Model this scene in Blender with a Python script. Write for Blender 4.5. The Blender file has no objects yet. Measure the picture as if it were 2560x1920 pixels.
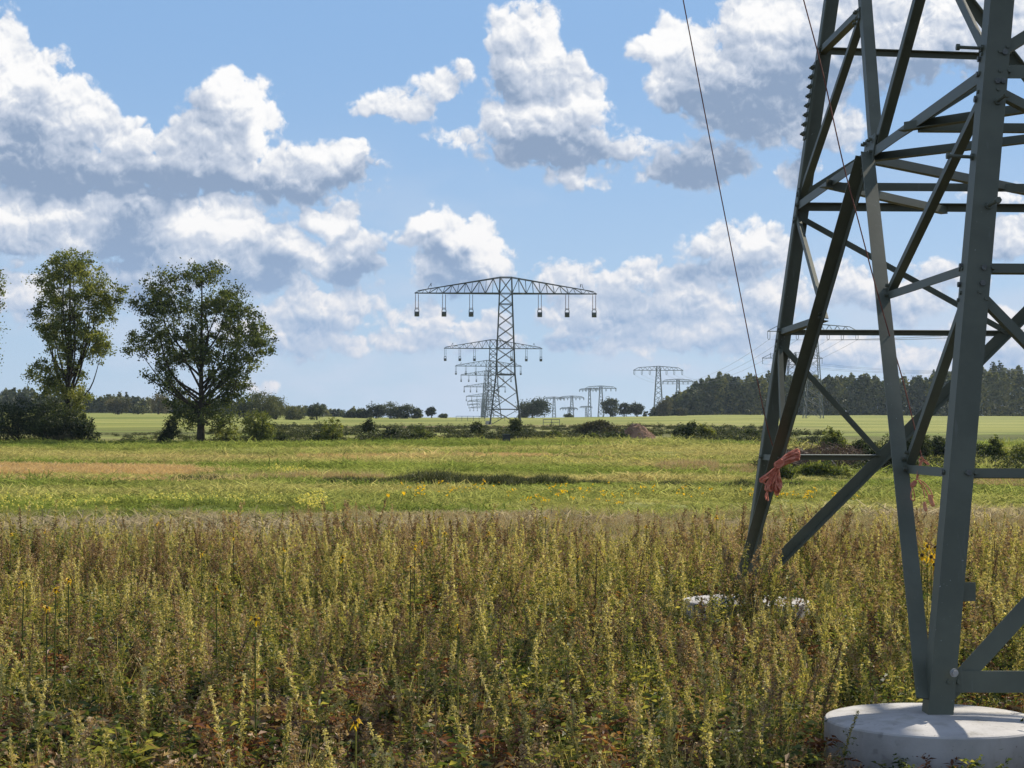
import bpy, math, random
import numpy as np
from mathutils import Vector, Matrix

# ------------------------------------------------------------------ camera
scene = bpy.context.scene
COL = scene.collection
F = 4500.0                      # focal length in pixels of the 2560 px wide photograph
EYE = 2.1
YAW = math.atan(83.0/F); PITCH = math.atan(123.0/F); ROLL = 0.004
ROT = (Matrix.Rotation(-YAW, 3, 'Z') @ Matrix.Rotation(math.pi/2+PITCH, 3, 'X') @ Matrix.Rotation(ROLL, 3, 'Z'))
cd = bpy.data.cameras.new('camera'); cam = bpy.data.objects.new('camera', cd); COL.objects.link(cam)
cd.sensor_width = 36.0; cd.lens = 36.0*F/2560.0; cd.clip_start = 0.1; cd.clip_end = 20000
cam.matrix_world = Matrix.Translation((0, 0, EYE)) @ ROT.to_4x4()
scene.camera = cam

SUN_AZ = math.radians(46)       # to the right of the view direction (+Y), clockwise seen from above
SUN_EL = math.radians(37)
sd = bpy.data.lights.new('sun', 'SUN'); sd.energy = 5.0; sd.angle = math.radians(0.5); sd.color = (1.0, 0.90, 0.76)
sun = bpy.data.objects.new('sun', sd); COL.objects.link(sun)
S = Vector((math.sin(SUN_AZ)*math.cos(SUN_EL), math.cos(SUN_AZ)*math.cos(SUN_EL), math.sin(SUN_EL)))
sun.rotation_euler = S.to_track_quat('Z', 'Y').to_euler()
scene.view_settings.view_transform = 'Standard'; scene.view_settings.look = 'None'
scene.view_settings.gamma = 1.0; scene.view_settings.exposure = 0.40
scene.cycles.max_bounces = 6; scene.cycles.transparent_max_bounces = 8
scene.cycles.volume_bounces = 0

def ray(px, py):
    return ROT @ Vector(((px-1280.0)/F, (960.0-py)/F, -1.0))
def at(px, py, Y):              # point seen at pixel (px,py) at forward distance Y
    d = ray(px, py); k = Y/d.y
    return Vector((d.x*k, Y, EYE+d.z*k))
def gx(px, Y):                  # lateral position of a column at distance Y
    d = ray(px, 1083.0); return d.x/d.y*Y

# ------------------------------------------------------------------ node helper
class NT:
    def __init__(s, nt): s.nt = nt; s.n = nt.nodes; s.l = nt.links
    def new(s, t, **k):
        nd = s.n.new(t)
        for a, v in k.items(): setattr(nd, a, v)
        return nd
    def put(s, sock, v):
        if v is None: return
        if isinstance(v, bpy.types.NodeSocket): s.l.new(v, sock)
        else: sock.default_value = v
    def m(s, op, a, b=None, c=None, clamp=False):
        nd = s.new('ShaderNodeMath', operation=op, use_clamp=clamp)
        for i, v in enumerate((a, b, c)): s.put(nd.inputs[i], v)
        return nd.outputs[0]
    def v(s, op, a, b=None, c=None):
        nd = s.new('ShaderNodeVectorMath', operation=op)
        s.put(nd.inputs[0], a); s.put(nd.inputs[1], b)
        if c is not None: s.put(nd.inputs[2], c)
        return nd.outputs['Value' if op in ('LENGTH', 'DOT_PRODUCT', 'DISTANCE') else 'Vector']
    def mix(s, f, a, b, bt='MIX'):
        nd = s.new('ShaderNodeMix', data_type='RGBA', blend_type=bt)
        s.put(nd.inputs['Factor'], f)
        s.put(nd.inputs[6], a if isinstance(a, bpy.types.NodeSocket) else (*a[:3], 1))
        s.put(nd.inputs[7], b if isinstance(b, bpy.types.NodeSocket) else (*b[:3], 1))
        return nd.outputs[2]
    def sst(s, x, e0, e1):      # smoothstep
        nd = s.new('ShaderNodeMapRange', interpolation_type='SMOOTHSTEP')
        s.put(nd.inputs[0], x); nd.inputs[1].default_value = e0; nd.inputs[2].default_value = e1
        return nd.outputs[0]
    def noise(s, vec, scale, detail=4, rough=0.55, dist=0.0, col=False):
        nd = s.new('ShaderNodeTexNoise'); s.put(nd.inputs['Vector'], vec)
        nd.inputs['Scale'].default_value = scale; nd.inputs['Detail'].default_value = detail
        nd.inputs['Roughness'].default_value = rough; nd.inputs['Distortion'].default_value = dist
        return nd.outputs[1 if col else 0]

# ------------------------------------------------------------------ sky with cumulus clouds
world = bpy.data.worlds.new('World'); scene.world = world; world.use_nodes = True
world.node_tree.nodes.clear()
W = NT(world.node_tree)
DEG = math.degrees
def azel(px, py):
    d = ray(px, py).normalized(); return DEG(math.atan2(d.x, d.y)), DEG(math.asin(d.z))
# every cloud lump: centre and radii of the piece of sky it fills
LUMPS = [(0,150,95,105),(60,240,110,110),(120,270,110,100),(200,300,100,90),(60,370,220,85),
 (585,270,92,88),(540,350,125,85),(635,340,62,90),(480,350,90,50),(320,345,110,40),
 (200,420,280,65),(520,430,330,62),(720,450,200,52),(835,415,122,56),(870,395,80,40),(770,390,75,34),
 (40,570,160,100),(140,530,95,60),(330,570,140,100),(240,610,100,60),(300,500,330,40),
 (500,560,110,60),(610,590,115,65),(700,640,80,85),(790,545,46,46),(850,565,55,55),(885,645,76,66),(800,655,130,56),
 (560,650,260,80),(800,775,140,66),(700,840,190,52),(900,860,70,34),(70,750,160,60),(380,700,180,60),
 (945,255,55,28),(1030,265,66,34),(1095,225,54,38),(1150,170,28,26),
 (1290,85,75,66),(1340,62,58,52),(1330,170,112,95),(1400,200,76,70),(1440,260,74,72),(1360,310,155,76),(1400,372,195,54),(1560,365,74,22),(1165,345,58,20),
 (1440,447,60,26),
 (1660,120,90,56),(1740,190,130,95),(1720,110,75,48),(1850,190,110,90),(1930,70,150,105),(1930,230,200,120),(2200,60,270,150),(2480,50,190,130),(1830,270,130,48),(2050,320,100,60),
 (1755,408,135,56),(1690,420,74,34),(2000,425,55,38),
 (1085,560,68,56),(1150,600,90,70),(1190,650,76,66),(1235,615,36,30),(1015,590,46,17),(1110,680,92,52),
 (1780,625,76,48),(1880,605,68,48),(1935,635,50,44),(1830,672,130,30),
 (1430,700,100,48),(1580,700,140,42),(1720,740,160,52),(1500,780,150,64),(1620,790,130,56),(1560,862,160,28),(1830,820,160,62),(1920,740,96,50),
 (1080,795,120,28),(1050,850,150,32),(1190,835,96,38),
 (2150,720,130,56),(2250,740,130,56),(2530,600,96,50),(2390,690,76,34),(2100,880,190,52),(2290,900,52,50),(2520,850,150,70),(2440,920,210,34),
 (1960,880,210,30),(2500,500,66,34),(655,965,42,13)]
# thick grey-blue bodies (negative) and bright billows (positive)
TONE = [(60,390,170,60,-.3),(300,450,330,45,-.55),(650,470,260,30,-.5),(900,440,80,22,-.35),(500,300,50,70,-.15),(50,330,60,60,-.3),
 (20,170,70,80,.35),(180,300,110,45,.22),(590,240,80,60,.3),(660,330,35,90,.35),(640,340,25,30,-.1),(840,395,90,24,.25),
 (350,590,100,100,-.5),(440,560,50,60,.45),(560,560,110,40,.35),(600,680,160,50,-.45),(700,640,40,50,-.45),(720,600,40,30,.3),(900,670,70,45,-.5),(820,560,50,40,.35),(300,700,160,60,-.35),
 (1400,385,220,50,-.6),(1265,150,50,60,-.15),(1380,90,40,60,.3),(1440,270,70,50,.35),(1300,290,60,40,.2),(1280,210,40,50,-.2),
 (1755,408,150,60,-.75),(2000,425,60,40,-.6),(1850,270,190,80,-.5),(1980,190,120,60,-.35),(1650,110,80,35,.35),(1740,120,60,35,.3),(1640,180,30,60,.25),(1940,50,110,40,.3),(2300,60,250,60,.15),(2200,200,300,60,-.3),
 (1150,700,90,60,-.45),(1120,640,60,30,-.4),(1180,600,60,60,.35),(1060,550,50,30,.3),(1240,640,30,50,.3),
 (1830,680,140,22,-.35),(1880,600,60,24,.3),(1560,790,130,30,-.35),(1450,860,200,26,-.25),(1720,700,60,24,-.25),(1900,820,120,40,-.2),(2250,880,60,50,.1)]
tc = W.new('ShaderNodeTexCoord').outputs['Generated']
sp = W.new('ShaderNodeSeparateXYZ'); W.put(sp.inputs[0], W.v('NORMALIZE', tc))
azn = W.m('MULTIPLY', W.m('ARCTAN2', sp.outputs[0], sp.outputs[1]), 180/math.pi)
eln = W.m('MULTIPLY', W.m('ARCSINE', sp.outputs[2]), 180/math.pi)
cb = W.new('ShaderNodeCombineXYZ'); W.put(cb.inputs[0], azn); W.put(cb.inputs[1], eln)
P0 = cb.outputs[0]
def n2(T, vec, scale, detail, rough=0.55, col=False):
    nd = T.new('ShaderNodeTexNoise', noise_dimensions='2D'); T.put(nd.inputs['Vector'], vec)
    nd.inputs['Scale'].default_value = scale; nd.inputs['Detail'].default_value = detail
    nd.inputs['Roughness'].default_value = rough
    return nd.outputs[1 if col else 0]
K = 7.0
def kc(r, g, b, k=K): return (r*k, g*k, b*k)
def gradient_sky(T, el):
    sky = T.new('ShaderNodeTexSky', sky_type='NISHITA'); sky.sun_disc = False
    sky.sun_elevation = SUN_EL; sky.sun_rotation = SUN_AZ; sky.air_density = 1.0; sky.dust_density = 0.3; sky.ozone_density = 2.0
    c = T.mix(1.0, sky.outputs[0], (0.80, 0.84, 0.95), 'MULTIPLY')
    blue = T.mix(T.sst(el, 13.5, 0.0), kc(0.29, 0.50, 0.82), kc(0.47, 0.64, 0.86))
    return T.mix(T.sst(el, 24.0, 12.0), c, T.mix(0.85, c, blue))
skyc = gradient_sky(W, eln)
def centred(T, vec_col, amp):
    return T.v('MULTIPLY', T.v('SUBTRACT', vec_col, (0.5, 0.5, 0.5)), (amp, amp, 0))
LD = (0.35, 0.94)
def leaf(name, lumps, tones, generic):
    g = bpy.data.node_groups.new(name, 'ShaderNodeTree')
    for nm, ty in (('p0', 'NodeSocketVector'), ('el', 'NodeSocketFloat'), ('sky', 'NodeSocketColor')):
        g.interface.new_socket(nm, in_out='INPUT', socket_type=ty)
    g.interface.new_socket('shader', in_out='OUTPUT', socket_type='NodeSocketShader')
    T = NT(g); gi = T.new('NodeGroupInput').outputs; go = T.new('NodeGroupOutput')
    p0, el, skc = gi[0], gi[1], gi[2]
    P = T.v('ADD', p0, centred(T, n2(T, p0, 0.6, 4, 0.5, col=True), 1.25))
    Q = T.v('ADD', p0, centred(T, n2(T, p0, 1.6, 1, 0.5, col=True), 0.30))
    off = lambda b, e: T.v('ADD', b, (LD[0]*e, LD[1]*e, 0))
    def field(p):
        cur = None
        for (cx, cy, rx, ry) in lumps:
            a0, e0 = azel(cx, cy); ra, re = rx/79.0*0.97, ry/79.0*0.97
            q = T.v('MULTIPLY_ADD', p, (1/ra, 1/re, 0), (-a0/ra, -e0/re, 0))
            mr = min(ra, re)*1.15
            d = T.m('MULTIPLY_ADD', T.v('LENGTH', q), -mr, mr)
            cur = d if cur is None else T.m('SMOOTH_MAX', cur, d, 0.12)
        if generic:
            gen = T.m('MINIMUM', T.m('MULTIPLY_ADD', n2(T, p, 0.10, 2), 14.0, -7.6), 1.6)
            sx = T.new('ShaderNodeSeparateXYZ'); T.put(sx.inputs[0], p)
            o = T.m('MAXIMUM', T.sst(T.m('ABSOLUTE', sx.outputs[0]), 20.0, 24.0), T.sst(sx.outputs[1], 16.0, 20.0))
            cur = T.m('MULTIPLY_ADD', T.m('SUBTRACT', 1.0, o), -8.0, gen)
        return cur
    def puffs(p):
        vo = T.new('ShaderNodeTexVoronoi', feature='F1', voronoi_dimensions='2D'); vo.normalize = True
        T.put(vo.inputs['Vector'], p); vo.inputs['Scale'].default_value = 1.15
        vo.inputs['Detail'].default_value = 4; vo.inputs['Roughness'].default_value = 0.50; vo.inputs['Lacunarity'].default_value = 2.1
        b = T.m('SUBTRACT', 0.20, T.m('POWER', vo.outputs['Distance'], 2.0))
        return T.m('MULTIPLY_ADD', T.m('SUBTRACT', n2(T, p, 1.5, 6, 0.56), 0.5), 0.62, T.m('MULTIPLY', b, 1.7))
    if lumps or generic:
        M0 = field(P); N0 = puffs(Q)
        D0 = T.m('ADD', M0, N0)
        N1 = puffs(off(Q, 0.17)); M2 = field(off(P, 0.6))
        lim = lambda x: T.m('MINIMUM', x, 0.8)
        dA = T.m('SUBTRACT', N0, N1)
        dB = T.m('SUBTRACT', lim(M0), lim(M2))
        lum = T.m('MULTIPLY_ADD', dA, 1.25, T.m('MULTIPLY_ADD', dB, 0.52, 0.44))
        lum = T.m('ADD', lum, T.m('MULTIPLY', T.sst(D0, 0.8, 0.0), 0.12))
        lum = T.m('ADD', lum, T.m('MULTIPLY', T.m('SUBTRACT', n2(T, p0, 0.5, 2), 0.5), 0.5))
        for (cx, cy, rx, ry, w) in tones:
            a0, e0 = azel(cx, cy); ra, re = rx/79.0, ry/79.0
            q = T.v('MULTIPLY_ADD', P, (1/ra, 1/re, 0), (-a0/ra, -e0/re, 0))
            lum = T.m('MULTIPLY_ADD', T.sst(T.v('LENGTH', q), 1.35, 0.3), w, lum)
        alpha = T.sst(D0, -0.02, 0.28)
        low = T.sst(el, 8.5, 0.3)
        lit = T.mix(low, kc(1.10, 1.09, 1.08), kc(0.90, 0.88, 0.91))
        mid = T.mix(low, kc(0.60, 0.67, 0.80), kc(0.53, 0.64, 0.82))
        drk = T.mix(low, kc(0.29, 0.39, 0.56), kc(0.36, 0.51, 0.76))
        cc = T.mix(T.sst(lum, -0.15, 0.52), drk, mid)
        cc = T.mix(T.sst(lum, 0.34, 1.05), cc, lit)
    veil = T.m('MULTIPLY', T.sst(n2(T, T.v('MULTIPLY', p0, (1, 2.4, 1)), 0.16, 5), 0.42, 0.72), T.sst(el, 10.5, 1.5))
    c = T.mix(T.m('MULTIPLY', veil, 0.8), skc, kc(0.62, 0.72, 0.88))
    if lumps or generic: c = T.mix(T.m('MULTIPLY', alpha, 0.97), c, cc)
    b = T.new('ShaderNodeBackground'); T.put(b.inputs[0], c); b.inputs[1].default_value = 0.10
    T.l.new(b.outputs[0], go.inputs[0])
    nd = W.new('ShaderNodeGroup'); nd.node_tree = g
    W.put(nd.inputs[0], P0); W.put(nd.inputs[1], eln); W.put(nd.inputs[2], skyc)
    return nd.outputs[0]
def fork(coord, thr, below, above):       # hard switch between two regions of the sky
    mx = W.new('ShaderNodeMixShader'); W.put(mx.inputs[0], W.m('GREATER_THAN', coord, thr))
    W.l.new(below, mx.inputs[1]); W.l.new(above, mx.inputs[2]); return mx.outputs[0]
def region(a0, a1, e0, e1, generic=False):
    def near(cx, cy, rx, ry, mg):
        a, e = azel(cx, cy)
        return a+rx/79+mg > a0 and a-rx/79-mg < a1 and e+ry/79+mg > e0 and e-ry/79-mg < e1
    L = [l for l in LUMPS if near(*l, 1.5)]; TT = [t for t in TONE if near(*t[:4], 1.4)]
    if generic: L, TT = [], []
    return leaf('cloud_region', L, TT, generic)
AZ = [-20, -12.9, -9.6, -6.2, -2.8, 0.6, 4.0, 7.4, 20]; EL = [-0.5, 3.2, 6.4, 9.4, 17]
def cols(i, j):
    if j-i == 1:
        r = [region(AZ[i], AZ[i+1], EL[k], EL[k+1]) for k in range(4)]
        return fork(eln, EL[2], fork(eln, EL[1], r[0], r[1]), fork(eln, EL[3], r[2], r[3]))
    k = (i+j)//2
    return fork(azn, AZ[k], cols(i, k), cols(k, j))
gen = region(0, 0, 0, 0, True)
inview = fork(azn, -20, gen, fork(azn, 20, cols(0, 8), gen))
under = W.new('ShaderNodeBackground'); under.inputs[0].default_value = (*kc(0.16, 0.17, 0.14), 1); under.inputs[1].default_value = 0.1
top = fork(eln, -0.5, under.outputs[0], fork(eln, 17, inview, gen))
wo = W.new('ShaderNodeOutputWorld'); W.l.new(top, wo.inputs[0])
world.cycles.sampling_method = 'MANUAL'; world.cycles.sample_map_resolution = 512

# ------------------------------------------------------------------ helpers for objects
rng = np.random.default_rng(7)
def tag(o, label=None, cat=None, group=None, kind=None):
    if label: o['label'] = label
    if cat: o['category'] = cat
    if group: o['group'] = group
    if kind: o['kind'] = kind
    return o
def empty(name, loc, label, cat, group=None):
    o = bpy.data.objects.new(name, None); COL.objects.link(o); o.location = loc
    o.empty_display_size = 0.3
    return tag(o, label, cat, group)
def copy_tree(o, parent=None):
    c = o.copy(); COL.objects.link(c); c.parent = parent
    for ch in list(o.children): copy_tree(ch, c)
    return c
class MB:
    """collects vertices and faces of one mesh"""
    def __init__(s): s.v = []; s.f = []; s.n = 0; s.c = []
    def add(s, v, f, c=None):
        v = np.asarray(v, float); f = np.asarray(f, int)
        s.v.append(v); s.f.append(f+s.n); s.n += len(v)
        s.c.append(np.full(len(v), 0.5) if c is None else np.broadcast_to(np.asarray(c, float), (len(v),)))
        return s
    def box(s, c, d, R=None):
        h = np.array(d)/2
        v = np.array([[x, y, z] for x in (-1, 1) for y in (-1, 1) for z in (-1, 1)])*h
        if R is not None: v = v@np.array(R).T
        return s.add(v+np.array(c), [[0,1,3,2],[4,6,7,5],[0,4,5,1],[2,3,7,6],[0,2,6,4],[1,5,7,3]])
    def tube(s, pts, r, k=6, cap=True):
        pts = [np.array(p, float) for p in pts]; n = len(pts)
        r = np.broadcast_to(np.array(r, float), (n,)); V = []
        up = None
        for i in range(n):
            d = pts[min(i+1, n-1)]-pts[max(i-1, 0)]; d = d/(np.linalg.norm(d)+1e-9)
            if up is None:
                up = np.array([0, 0, 1.]) if abs(d[2]) < .9 else np.array([1., 0, 0])
            a = np.cross(d, up); a /= np.linalg.norm(a)+1e-9; b = np.cross(a, d); up = b
            for j in range(k):
                t = 2*math.pi*j/k; V.append(pts[i]+r[i]*(math.cos(t)*a+math.sin(t)*b))
        Fc = [[i*k+j, i*k+(j+1) % k, (i+1)*k+(j+1) % k, (i+1)*k+j] for i in range(n-1) for j in range(k)]
        s.add(V, Fc)
        if cap and k == 4: s.add(V[:4]+V[-4:], [[3,2,1,0],[4,5,6,7]])
        elif cap:
            for ring, rev in ((V[:k], 1), (V[-k:], 0)):
                c = np.mean(ring, axis=0); idx = [[k, (j+1) % k, j, j] if rev else [k, j, (j+1) % k, (j+1) % k] for j in range(k)]
                s.add(list(ring)+[c], idx)
        return s
    def bar(s, a, b, w): return s.tube([a, b], w*0.7071, 4)
    def angle(s, a, b, n, size, t=0.01, flip=1, out=-1):
        """L profile from a to b; one flange lies in the plane whose normal is n, the other stands along out*n"""
        a, b, n = (np.array(q, float) for q in (a, b, n)); d = b-a; d /= np.linalg.norm(d)
        n = n-d*np.dot(n, d); n /= np.linalg.norm(n); e = np.cross(n, d)*flip
        m = n*out
        sec = [(0, 0), (size, 0), (size, t), (t, t), (t, size), (0, size)]
        V = [p+e*(x-size/2)+m*y for p in (a, b) for x, y in sec]
        Fq = [[i, (i+1) % 6, (i+1) % 6+6, i+6] for i in range(6)]
        s.add(V, Fq); s.add(V, [[0,1,2,3],[0,3,4,5],[9,8,7,6],[11,10,9,6]]); return s
    def mesh(s, name, mats, smooth=False):
        v = np.concatenate(s.v).astype(np.float32)
        quads = [f for f in s.f if f.ndim == 2 and len(f)]
        me = bpy.data.meshes.new(name); me.vertices.add(len(v)); me.vertices.foreach_set('co', v.ravel())
        Fq = np.concatenate([f if f.shape[1] == 4 else np.c_[f, f[:, -1:]] for f in quads])
        deg = Fq[:, 2] == Fq[:, 3]
        loops = np.concatenate([Fq[~deg].ravel(), Fq[deg][:, :3].ravel()]).astype(np.int32)
        nq, ntri = (~deg).sum(), deg.sum()
        starts = np.concatenate([np.arange(nq)*4, nq*4+np.arange(ntri)*3]).astype(np.int32)
        me.loops.add(len(loops)); me.loops.foreach_set('vertex_index', loops)
        me.polygons.add(len(starts)); me.polygons.foreach_set('loop_start', starts)
        me.update(calc_edges=True); me.validate()
        at_ = me.attributes.new('tint', 'FLOAT', 'POINT'); at_.data.foreach_set('value', np.concatenate(s.c).astype(np.float32)[:len(me.vertices)])
        me.polygons.foreach_set('use_smooth', np.full(len(me.polygons), smooth))
        for m_ in (mats if isinstance(mats, (list, tuple)) else [mats]): me.materials.append(m_)
        return me
    def build(s, name, mat, parent=None, smooth=False):
        o = bpy.data.objects.new(name, s.mesh(name, mat, smooth)); COL.objects.link(o)
        if parent is not None: o.parent = parent
        return o

# ------------------------------------------------------------------ materials
def mat(name):
    m = bpy.data.materials.new(name); m.use_nodes = True; m.node_tree.nodes.clear()
    T = NT(m.node_tree); out = T.new('ShaderNodeOutputMaterial'); return m, T, out
def principled(T, out, col, rough=0.6, spec=0.4, metal=0.0, bump=None, bs=0.3, bd=0.01):
    p = T.new('ShaderNodeBsdfPrincipled'); T.put(p.inputs['Base Color'], col if isinstance(col, bpy.types.NodeSocket) else (*col, 1))
    T.put(p.inputs['Roughness'], rough); p.inputs['Specular IOR Level'].default_value = spec; p.inputs['Metallic'].default_value = metal
    if bump is not None:
        b = T.new('ShaderNodeBump'); b.inputs['Strength'].default_value = bs; b.inputs['Distance'].default_value = bd
        T.put(b.inputs['Height'], bump); T.l.new(b.outputs[0], p.inputs['Normal'])
    T.l.new(p.outputs[0], out.inputs[0]); return p
def coord(T, what='Object'): return T.new('ShaderNodeTexCoord').outputs[what]
def wpos(T): return T.new('ShaderNodeNewGeometry').outputs['Position']

def steel_mat():
    m, T, out = mat('painted_steel'); p = wpos(T)
    n = T.noise(p, 3.0, 5, 0.6); n2_ = T.noise(p, 40, 3, 0.6)
    c = T.mix(T.sst(n, 0.3, 0.7), (0.094, 0.108, 0.080), (0.126, 0.142, 0.108))
    chips = T.m('MULTIPLY', T.sst(T.noise(p, 55, 2, 0.5), 0.74, 0.77), T.sst(T.noise(p, 2.3, 2), 0.50, 0.60))
    c = T.mix(chips, c, (0.42, 0.45, 0.45))
    streak = T.sst(T.noise(T.v('MULTIPLY', p, (30, 30, 1.2)), 1.0, 3), 0.62, 0.8)
    c = T.mix(T.m('MULTIPLY', streak, 0.35), c, (0.20, 0.22, 0.21))
    principled(T, out, c, T.m('MULTIPLY_ADD', n, 0.25, 0.42), 0.4, bump=n2_, bs=0.06, bd=0.004); return m
def plain(name, c1, c2, scale=3.0, rough=0.7, spec=0.3, metal=0.0, bs=0.2, bd=0.01):
    m, T, out = mat(name); p = wpos(T); n = T.noise(p, scale, 5, 0.6)
    principled(T, out, T.mix(T.sst(n, 0.3, 0.7), c1, c2), rough, spec, metal, bump=T.noise(p, scale*6, 3), bs=bs, bd=bd); return m
def concrete_mat():
    m, T, out = mat('concrete'); p = wpos(T)
    n = T.noise(p, 2.5, 6, 0.6); fine = T.noise(p, 60, 4, 0.7)
    c = T.mix(T.sst(n, 0.3, 0.7), (0.38, 0.375, 0.36), (0.53, 0.525, 0.51))
    c = T.mix(T.m('MULTIPLY', T.sst(T.noise(p, 9, 3), 0.62, 0.70), 0.55), c, (0.25, 0.245, 0.23))
    c = T.mix(T.m('MULTIPLY', T.sst(T.noise(p, 34, 2), 0.68, 0.72), 0.6), c, (0.18, 0.17, 0.15))
    stain = T.m('MULTIPLY', T.sst(T.noise(T.v('MULTIPLY', p, (7, 7, 1.3)), 1.0, 4), .52, .70), .5)
    c = T.mix(stain, c, (0.30, 0.29, 0.25))
    sz_ = T.new('ShaderNodeSeparateXYZ'); T.put(sz_.inputs[0], p)
    mud = T.sst(T.m('ADD', sz_.outputs[2], T.m('MULTIPLY', T.noise(p, 11, 4), .34)), .40, .16)
    c = T.mix(T.m('MULTIPLY', mud, .75), c, (0.17, 0.15, 0.10))
    principled(T, out, c, 0.85, 0.2, bump=T.m('ADD', fine, T.noise(p, 8, 3)), bs=0.35, bd=0.006); return m
def leaf_mat(name, cols, trans=0.45, pos=0.0, inst=True, nscale=0.15):
    """foliage: colour from the tint stored in the mesh, a little from the place it grows"""
    m, T, out = mat(name)
    a = T.new('ShaderNodeAttribute'); a.attribute_name = 'tint'
    r = T.new('ShaderNodeObjectInfo')
    f = T.m('ADD', a.outputs['Fac'], T.m('MULTIPLY', T.m('SUBTRACT', r.outputs['Random'], 0.5), 0.45))
    if pos: f = T.m('ADD', f, T.m('MULTIPLY', T.m('SUBTRACT', T.noise(wpos(T), nscale, 3), 0.5), pos))
    ramp = T.new('ShaderNodeValToRGB'); T.put(ramp.inputs[0], f)
    el = ramp.color_ramp.elements
    el[0].position = 0.0; el[0].color = (*cols[0], 1); el[1].position = 1.0; el[1].color = (*cols[-1], 1)
    for i, c in enumerate(cols[1:-1]):
        e = el.new((i+1)/(len(cols)-1)); e.color = (*c, 1)
    d = T.new('ShaderNodeBsdfDiffuse'); T.put(d.inputs[0], ramp.outputs[0])
    t = T.new('ShaderNodeBsdfTranslucent'); T.put(t.inputs[0], T.mix(1.0, ramp.outputs[0], (1.25, 1.2, 0.7), 'MULTIPLY'))
    mx = T.new('ShaderNodeMixShader'); mx.inputs[0].default_value = trans
    T.l.new(d.outputs[0], mx.inputs[1]); T.l.new(t.outputs[0], mx.inputs[2])
    g = T.new('ShaderNodeBsdfGlossy'); g.inputs['Roughness'].default_value = 0.5; g.inputs[0].default_value = (0.6, 0.6, 0.6, 1)
    m2 = T.new('ShaderNodeMixShader'); m2.inputs[0].default_value = 0.035
    T.l.new(mx.outputs[0], m2.inputs[1]); T.l.new(g.outputs[0], m2.inputs[2]); T.l.new(m2.outputs[0], out.inputs[0])
    return m
STEEL = steel_mat(); CONC = concrete_mat()
BOLT = plain('bolt_steel', (0.08, 0.09, 0.085), (0.16, 0.17, 0.16), 20, 0.5, 0.5, 0.3)
GALV = plain('washer_zinc', (0.35, 0.36, 0.36), (0.5, 0.5, 0.5), 30, 0.4, 0.5, 0.6)
ROPE = plain('rope_orange', (0.55, 0.15, 0.095), (0.74, 0.32, 0.22), 25, 0.8, 0.2)
ROPEE = plain('rope_frayed_end', (0.80, 0.30, 0.16), (0.85, 0.42, 0.26), 25, 0.9, 0.1)
ROPED = plain('rope_line', (0.16, 0.075, 0.06), (0.26, 0.11, 0.08), 25, 0.8, 0.2)
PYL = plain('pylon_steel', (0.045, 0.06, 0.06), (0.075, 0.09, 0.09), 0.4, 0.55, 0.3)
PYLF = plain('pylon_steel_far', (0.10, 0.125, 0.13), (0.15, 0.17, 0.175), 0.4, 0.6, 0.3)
INSUL = plain('insulator_brown', (0.10, 0.05, 0.035), (0.16, 0.085, 0.06), 2, 0.35, 0.5)
WIRE = plain('conductor_wire', (0.16, 0.17, 0.18), (0.22, 0.23, 0.24), 1, 0.6, 0.3)
BARK = plain('bark', (0.035, 0.028, 0.02), (0.075, 0.062, 0.048), 3, 0.95, 0.1, bs=0.8, bd=0.05)
SOIL = plain('red_soil', (0.19, 0.115, 0.080), (0.34, 0.22, 0.155), 1.2, 0.95, 0.1, bs=0.9, bd=0.2)

# ------------------------------------------------------------------ ground
PD = np.array([-200, 0, 40, 70, 90, 110, 140, 153, 160, 168, 335, 500, 700, 1300, 20000.])
PZ = np.array([0, 0, 0, 0.02, 0.22, 0.50, 1.05, 1.30, 1.75, 2.10, 3.72, 5.9, 7.9, 12.3, 12.3])
def gz(x, y):
    x = np.asarray(x, float); y = np.asarray(y, float)
    z = np.interp(y, PD, PZ)
    a = x/np.maximum(y, 1)
    k = np.interp(a, [-.30, -.17, -.06, .05, .14, .30], [1.35, 1.25, 0.0, 0.25, 1.75, 1.5])   # the field climbs to left and right
    z = z + k*np.interp(y, [200, 700, 1300], [0, 1.0, 1.0])*np.interp(y, [335, 700, 1300], [.4, 1, 1.6])
    far = np.interp(y, [60, 150], [0, 1])
    z = z + far*(0.12*np.sin(x*.11+y*.05)+0.10*np.sin(x*.047-y*.083+1.0))
    near = 0.05*np.sin(x*1.3+2)*np.sin(y*1.1)+0.04*np.sin(x*.5+y*.7)
    return z + near*np.interp(y, [5, 9, 80, 150], [0, 1, 1, 0])
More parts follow.
